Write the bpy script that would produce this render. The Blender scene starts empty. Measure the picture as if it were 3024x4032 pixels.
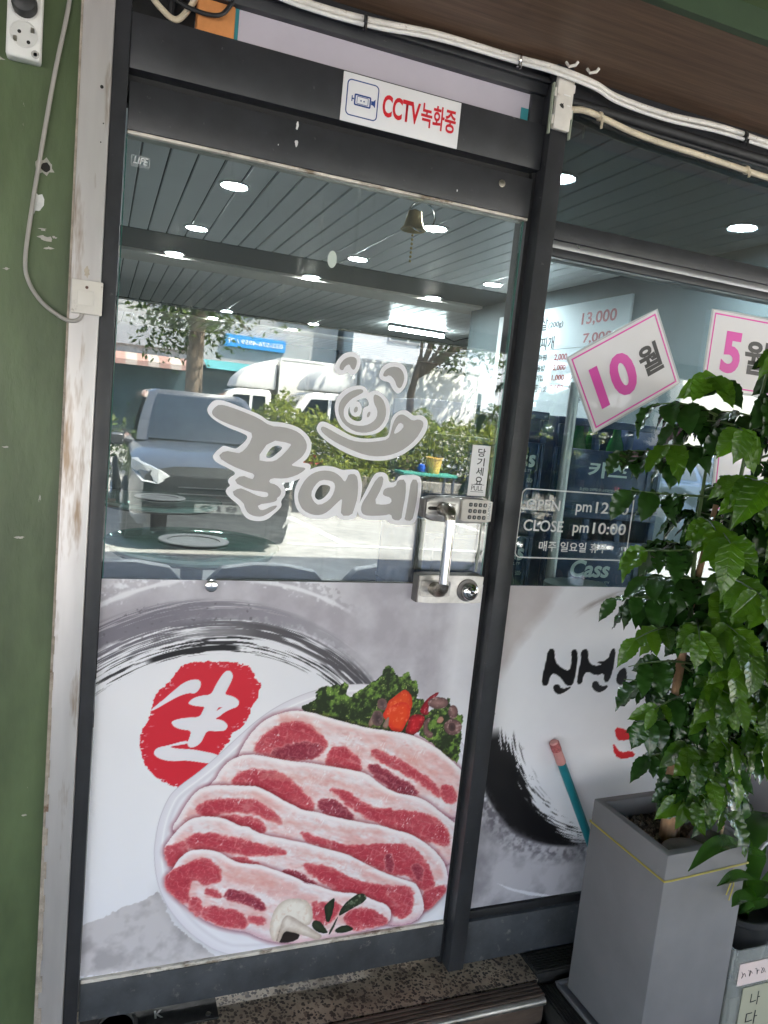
import bpy, bmesh, math, random, json
import numpy as np
from mathutils import Vector, Matrix, geometry
D2R = math.radians
scene = bpy.context.scene
COL = scene.collection
# ------------------------------------------------------------------ camera
def cam_axes(yaw, pitch, roll):
    cy, sy, cp, sp = math.cos(yaw), math.sin(yaw), math.cos(pitch), math.sin(pitch)
    f = Vector((sy*cp, cy*cp, -sp)); r = Vector((cy, -sy, 0)); u = r.cross(f)
    c, s = math.cos(roll), math.sin(roll)
    return c*r+s*u, -s*r+c*u, f
cam = bpy.data.cameras.new('camera'); cam_ob = bpy.data.objects.new('camera', cam); COL.objects.link(cam_ob)
R_, U_, F_ = cam_axes(D2R(21.343), D2R(7.0707), D2R(5.7875))
M4 = Matrix((R_, U_, -F_)).transposed().to_4x4(); M4.translation = (-0.0204, -1.6499, 1.4288)
cam_ob.matrix_world = M4
cam.sensor_fit = 'HORIZONTAL'; cam.sensor_width = 36; cam.lens = 36*2935/3024; cam.clip_start = .02; cam.clip_end = 600
scene.camera = cam_ob
# ------------------------------------------------------------------ sky, sun, exposure
SUN = Vector((.50, .40, 1.0)).normalized()
EL = math.asin(SUN.z); AZ = math.atan2(SUN.x, SUN.y)
w = bpy.data.worlds.new('World'); scene.world = w; w.use_nodes = True
nt = w.node_tree; bg = nt.nodes['Background']
sky = nt.nodes.new('ShaderNodeTexSky'); sky.sky_type = 'NISHITA'; sky.sun_disc = False
sky.sun_elevation = EL; sky.sun_rotation = AZ; sky.altitude = 20; sky.dust_density = 2.5; sky.air_density = 1.
nt.links.new(sky.outputs[0], bg.inputs[0]); bg.inputs[1].default_value = .14
sl = bpy.data.lights.new('sun', 'SUN'); sl.energy = 4.6; sl.angle = D2R(.53); sl.color = (1., .935, .83)
so = bpy.data.objects.new('sun', sl); COL.objects.link(so); so.rotation_euler = (-SUN).to_track_quat('-Z', 'Y').to_euler(); so.location = (3, -6, 12)
vs = scene.view_settings; vs.view_transform = 'Standard'; vs.look = 'None'; vs.gamma = 1; vs.exposure = 3.58; vs.use_curve_mapping = False
cy = scene.cycles; cy.use_denoising = True; cy.max_bounces = 9; cy.diffuse_bounces = 5; cy.glossy_bounces = 5; cy.transparent_max_bounces = 24
cy.transmission_bounces = 8; cy.sample_clamp_indirect = 12; cy.blur_glossy = .3; cy.caustics_reflective = False; cy.caustics_refractive = False
# ------------------------------------------------------------------ helpers
random.seed(7)
def lin(c):
    return tuple(((v/255)/12.92 if v/255 <= .04045 else ((v/255+.055)/1.055)**2.4) for v in c)
MATS = {}
def mat(name, rgb, rough=.5, metal=0., var=.0, vscale=30., bump=0., bscale=200., spec=.5, coat=0., emit=None, stretch=None, spots=None, rvar=0.):
    """procedural paint, plastic, metal ...: colour with noise, worn roughness and fine relief"""
    if name in MATS: return MATS[name]
    m = bpy.data.materials.new(name); m.use_nodes = True; t = m.node_tree; n = t.nodes; p = n['Principled BSDF']
    base = tuple(rgb)
    p.inputs['Base Color'].default_value = (*base, 1); p.inputs['Roughness'].default_value = rough; p.inputs['Metallic'].default_value = metal
    p.inputs['Specular IOR Level'].default_value = spec; p.inputs['Coat Weight'].default_value = coat
    if emit: p.inputs['Emission Color'].default_value = (*emit[0], 1); p.inputs['Emission Strength'].default_value = emit[1]
    tc = None
    def coords():
        nonlocal tc
        if tc is None:
            g = n.new('ShaderNodeNewGeometry'); mp = n.new('ShaderNodeMapping'); t.links.new(g.outputs['Position'], mp.inputs['Vector'])
            mp.inputs['Scale'].default_value = stretch or (1, 1, 1); tc = mp.outputs[0]
        return tc
    def noise(s, d=4, r=.6):
        x = n.new('ShaderNodeTexNoise'); x.inputs['Scale'].default_value = s; x.inputs['Detail'].default_value = d; x.inputs['Roughness'].default_value = r
        t.links.new(coords(), x.inputs['Vector']); return x.outputs['Fac']
    if var or spots:
        nz = noise(vscale); mx = n.new('ShaderNodeMix'); mx.data_type = 'RGBA'
        rp = n.new('ShaderNodeMapRange'); rp.inputs[1].default_value = .3; rp.inputs[2].default_value = .7; t.links.new(nz, rp.inputs[0])
        mx.inputs[6].default_value = (*[max(0, c*(1-var)) for c in base], 1); mx.inputs[7].default_value = (*[min(1, c*(1+var)) for c in base], 1)
        t.links.new(rp.outputs[0], mx.inputs[0]); out = mx.outputs[2]
        if spots:
            c2, sc, lo, hi = spots
            n2 = noise(sc, 5, .7); r2 = n.new('ShaderNodeMapRange'); r2.inputs[1].default_value = lo; r2.inputs[2].default_value = hi; t.links.new(n2, r2.inputs[0])
            m2 = n.new('ShaderNodeMix'); m2.data_type = 'RGBA'; t.links.new(r2.outputs[0], m2.inputs[0]); t.links.new(out, m2.inputs[6]); m2.inputs[7].default_value = (*c2, 1); out = m2.outputs[2]
        t.links.new(out, p.inputs['Base Color'])
    if rvar:
        nz = noise(vscale*1.7); rp = n.new('ShaderNodeMapRange'); rp.inputs[3].default_value = max(.02, rough-rvar); rp.inputs[4].default_value = min(1, rough+rvar)
        t.links.new(nz, rp.inputs[0]); t.links.new(rp.outputs[0], p.inputs['Roughness'])
    if bump:
        b = n.new('ShaderNodeBump'); b.inputs['Strength'].default_value = bump; b.inputs['Distance'].default_value = .004
        t.links.new(noise(bscale, 5), b.inputs['Height']); t.links.new(b.outputs[0], p.inputs['Normal'])
    MATS[name] = m; return m
class MB:
    """collects shapes for one mesh"""
    def __init__(s): s.v = []; s.f = []
    def add(s, vs, fs):
        k = len(s.v); s.v += [tuple(v) for v in vs]; s.f += [tuple(i+k for i in f) for f in fs]; return s
    def box(s, x0, x1, y0, y1, z0, z1):
        v = [(x, y, z) for z in (z0, z1) for y in (y0, y1) for x in (x0, x1)]
        return s.add(v, [(0, 2, 3, 1), (4, 5, 7, 6), (0, 1, 5, 4), (2, 6, 7, 3), (0, 4, 6, 2), (1, 3, 7, 5)])
    def tube(s, pts, r, n=10, cap=True):
        P = [Vector(p) for p in pts]; rr = r if isinstance(r, (list, tuple)) else [r]*len(P)
        rings = []; up = None
        for i, p in enumerate(P):
            d = (P[min(i+1, len(P)-1)]-P[max(i-1, 0)]).normalized()
            if up is None: up = Vector((0, 0, 1)) if abs(d.z) < .9 else Vector((1, 0, 0))
            a = d.cross(up).normalized(); b = a.cross(d).normalized(); up = b
            rings.append([p+rr[i]*(math.cos(2*math.pi*k/n)*a+math.sin(2*math.pi*k/n)*b) for k in range(n)])
        v = [q for g in rings for q in g]; f = []
        for i in range(len(P)-1):
            for k in range(n): f.append((i*n+k, i*n+(k+1) % n, (i+1)*n+(k+1) % n, (i+1)*n+k))
        if cap: f += [tuple(range(n))[::-1], tuple(range((len(P)-1)*n, len(P)*n))]
        return s.add(v, f)
    def lathe(s, prof, c=(0, 0, 0), axis='z', n=24):
        v = []; f = []
        for r, h in prof:
            for k in range(n):
                a = 2*math.pi*k/n; x, y = r*math.cos(a), r*math.sin(a)
                q = (x, y, h) if axis == 'z' else ((x, h, y) if axis == 'y' else (h, x, y))
                v.append((q[0]+c[0], q[1]+c[1], q[2]+c[2]))
        for i in range(len(prof)-1):
            for k in range(n): f.append((i*n+k, i*n+(k+1) % n, (i+1)*n+(k+1) % n, (i+1)*n+k))
        f += [tuple(range(n))[::-1], tuple(range((len(prof)-1)*n, len(prof)*n))]
        return s.add(v, f)
    def prism(s, poly, d0, d1, plane='xz', holes=()):
        """outline (with holes) given thickness; plane names the two axes of the outline"""
        loops = [list(poly)]+[list(h) for h in holes]
        def P(q, d): return (q[0], d, q[1]) if plane == 'xz' else ((q[0], q[1], d) if plane == 'xy' else (d, q[0], q[1]))
        flat = [q for l in loops for q in l]; n = len(flat)
        tris = geometry.tessellate_polygon([[Vector((q[0], q[1], 0)) for q in l] for l in loops])
        v = [P(q, d0) for q in flat]+[P(q, d1) for q in flat]
        f = [tuple(t) for t in tris]+[tuple(i+n for i in t[::-1]) for t in tris]; k = 0
        for l in loops:
            for i in range(len(l)): j = (i+1) % len(l); f.append((k+i, k+j, n+k+j, n+k+i))
            k += len(l)
        return s.add(v, f)
    def grid(s, rows):
        """surface through rows of points"""
        n = len(rows[0]); v = [q for r in rows for q in r]
        return s.add(v, [(i*n+k, i*n+k+1, (i+1)*n+k+1, (i+1)*n+k) for i in range(len(rows)-1) for k in range(n-1)])
    def mesh(s, name, m, smooth=False, bevel=0., seg=2):
        me = bpy.data.meshes.new(name); me.from_pydata(s.v, [], s.f)
        bm = bmesh.new(); bm.from_mesh(me)
        bmesh.ops.recalc_face_normals(bm, faces=bm.faces)
        if bevel:
            es = [e for e in bm.edges if len(e.link_faces) == 2 and e.calc_face_angle(0) > .6]
            bmesh.ops.bevel(bm, geom=es, offset=bevel, segments=seg, profile=.5, affect='EDGES', clamp_overlap=True)
        bm.to_mesh(me); bm.free()
        if m: me.materials.append(m)
        if smooth or bevel:
            me.shade_smooth()
            me.set_sharp_from_angle(angle=D2R(38))
        return me
    def build(s, name, m, parent=None, smooth=False, bevel=0., seg=2, loc=None):
        o = bpy.data.objects.new(name, s.mesh(name, m, smooth, bevel, seg)); COL.objects.link(o)
        if parent: o.parent = parent
        if loc: o.location = loc
        return o
def tag(o, label, cat, group=None, kind=None):
    o['label'] = label; o['category'] = cat
    if group: o['group'] = group
    if kind: o['kind'] = kind
    return o
def thing(name, label, cat, loc=(0, 0, 0), rz=0., group=None):
    o = bpy.data.objects.new(name, None); COL.objects.link(o); o.location = loc; o.rotation_euler = (0, 0, rz); o.empty_display_size = .1
    return tag(o, label, cat, group)
def struct(o, label=None):
    o['kind'] = 'structure'
    if label: o['label'] = label
    return o
def copy_tree(o, parent=None):
    c = o.copy(); COL.objects.link(c); c.parent = parent
    for ch in list(o.children): copy_tree(ch, c)
    return c
def spline(pts, k=8):
    q = [Vector(p) for p in pts]; q = [2*q[0]-q[1]]+q+[2*q[-1]-q[-2]]; P = []
    for i in range(1, len(q)-2):
        for j in range(k):
            u = j/k; a, b, c, d = q[i-1], q[i], q[i+1], q[i+2]
            P.append(.5*((2*b)+(c-a)*u+(2*a-5*b+4*c-d)*u*u+(3*b-a-3*c+d)*u**3))
    return P+[q[-2]]
def text_mesh(body, m, box, y, bold=0., shear=0., depth=.0004, plane='xz', name='lettering', parent=None, flip=False, track=1.):
    """words set flat on a surface, fitted to box = (a0, a1, z0, z1)"""
    c = bpy.data.curves.new(name, 'FONT'); c.body = body; c.size = 1; c.offset = bold; c.shear = shear; c.resolution_u = 4; c.fill_mode = 'FRONT'; c.space_character = track
    o = bpy.data.objects.new(name, c); COL.objects.link(o); bpy.context.view_layer.update()
    me = bpy.data.meshes.new_from_object(o.evaluated_get(bpy.context.evaluated_depsgraph_get())); bpy.data.objects.remove(o); bpy.data.curves.remove(c)
    n = len(me.vertices); co = np.zeros(n*3); me.vertices.foreach_get('co', co); co = co.reshape(-1, 3)
    a = co[:, 0].min(); b = co[:, 0].max(); e = co[:, 1].min(); g = co[:, 1].max()
    u = (co[:, 0]-a)/(b-a); v = (co[:, 1]-e)/(g-e)
    P = box[0]+u*(box[1]-box[0]); Q = box[2]+v*(box[3]-box[2])
    out = np.zeros((n, 3))
    if plane == 'xz': out[:, 0] = P; out[:, 1] = y; out[:, 2] = Q
    elif plane == 'yz': out[:, 0] = y; out[:, 1] = P; out[:, 2] = Q
    else: out[:, 0] = P; out[:, 1] = Q; out[:, 2] = y
    me.vertices.foreach_set('co', out.ravel()); me.name = name; me.materials.clear(); me.materials.append(m); me.update()
    ob = bpy.data.objects.new(name, me); COL.objects.link(ob)
    if parent: ob.parent = parent
    return ob

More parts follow.
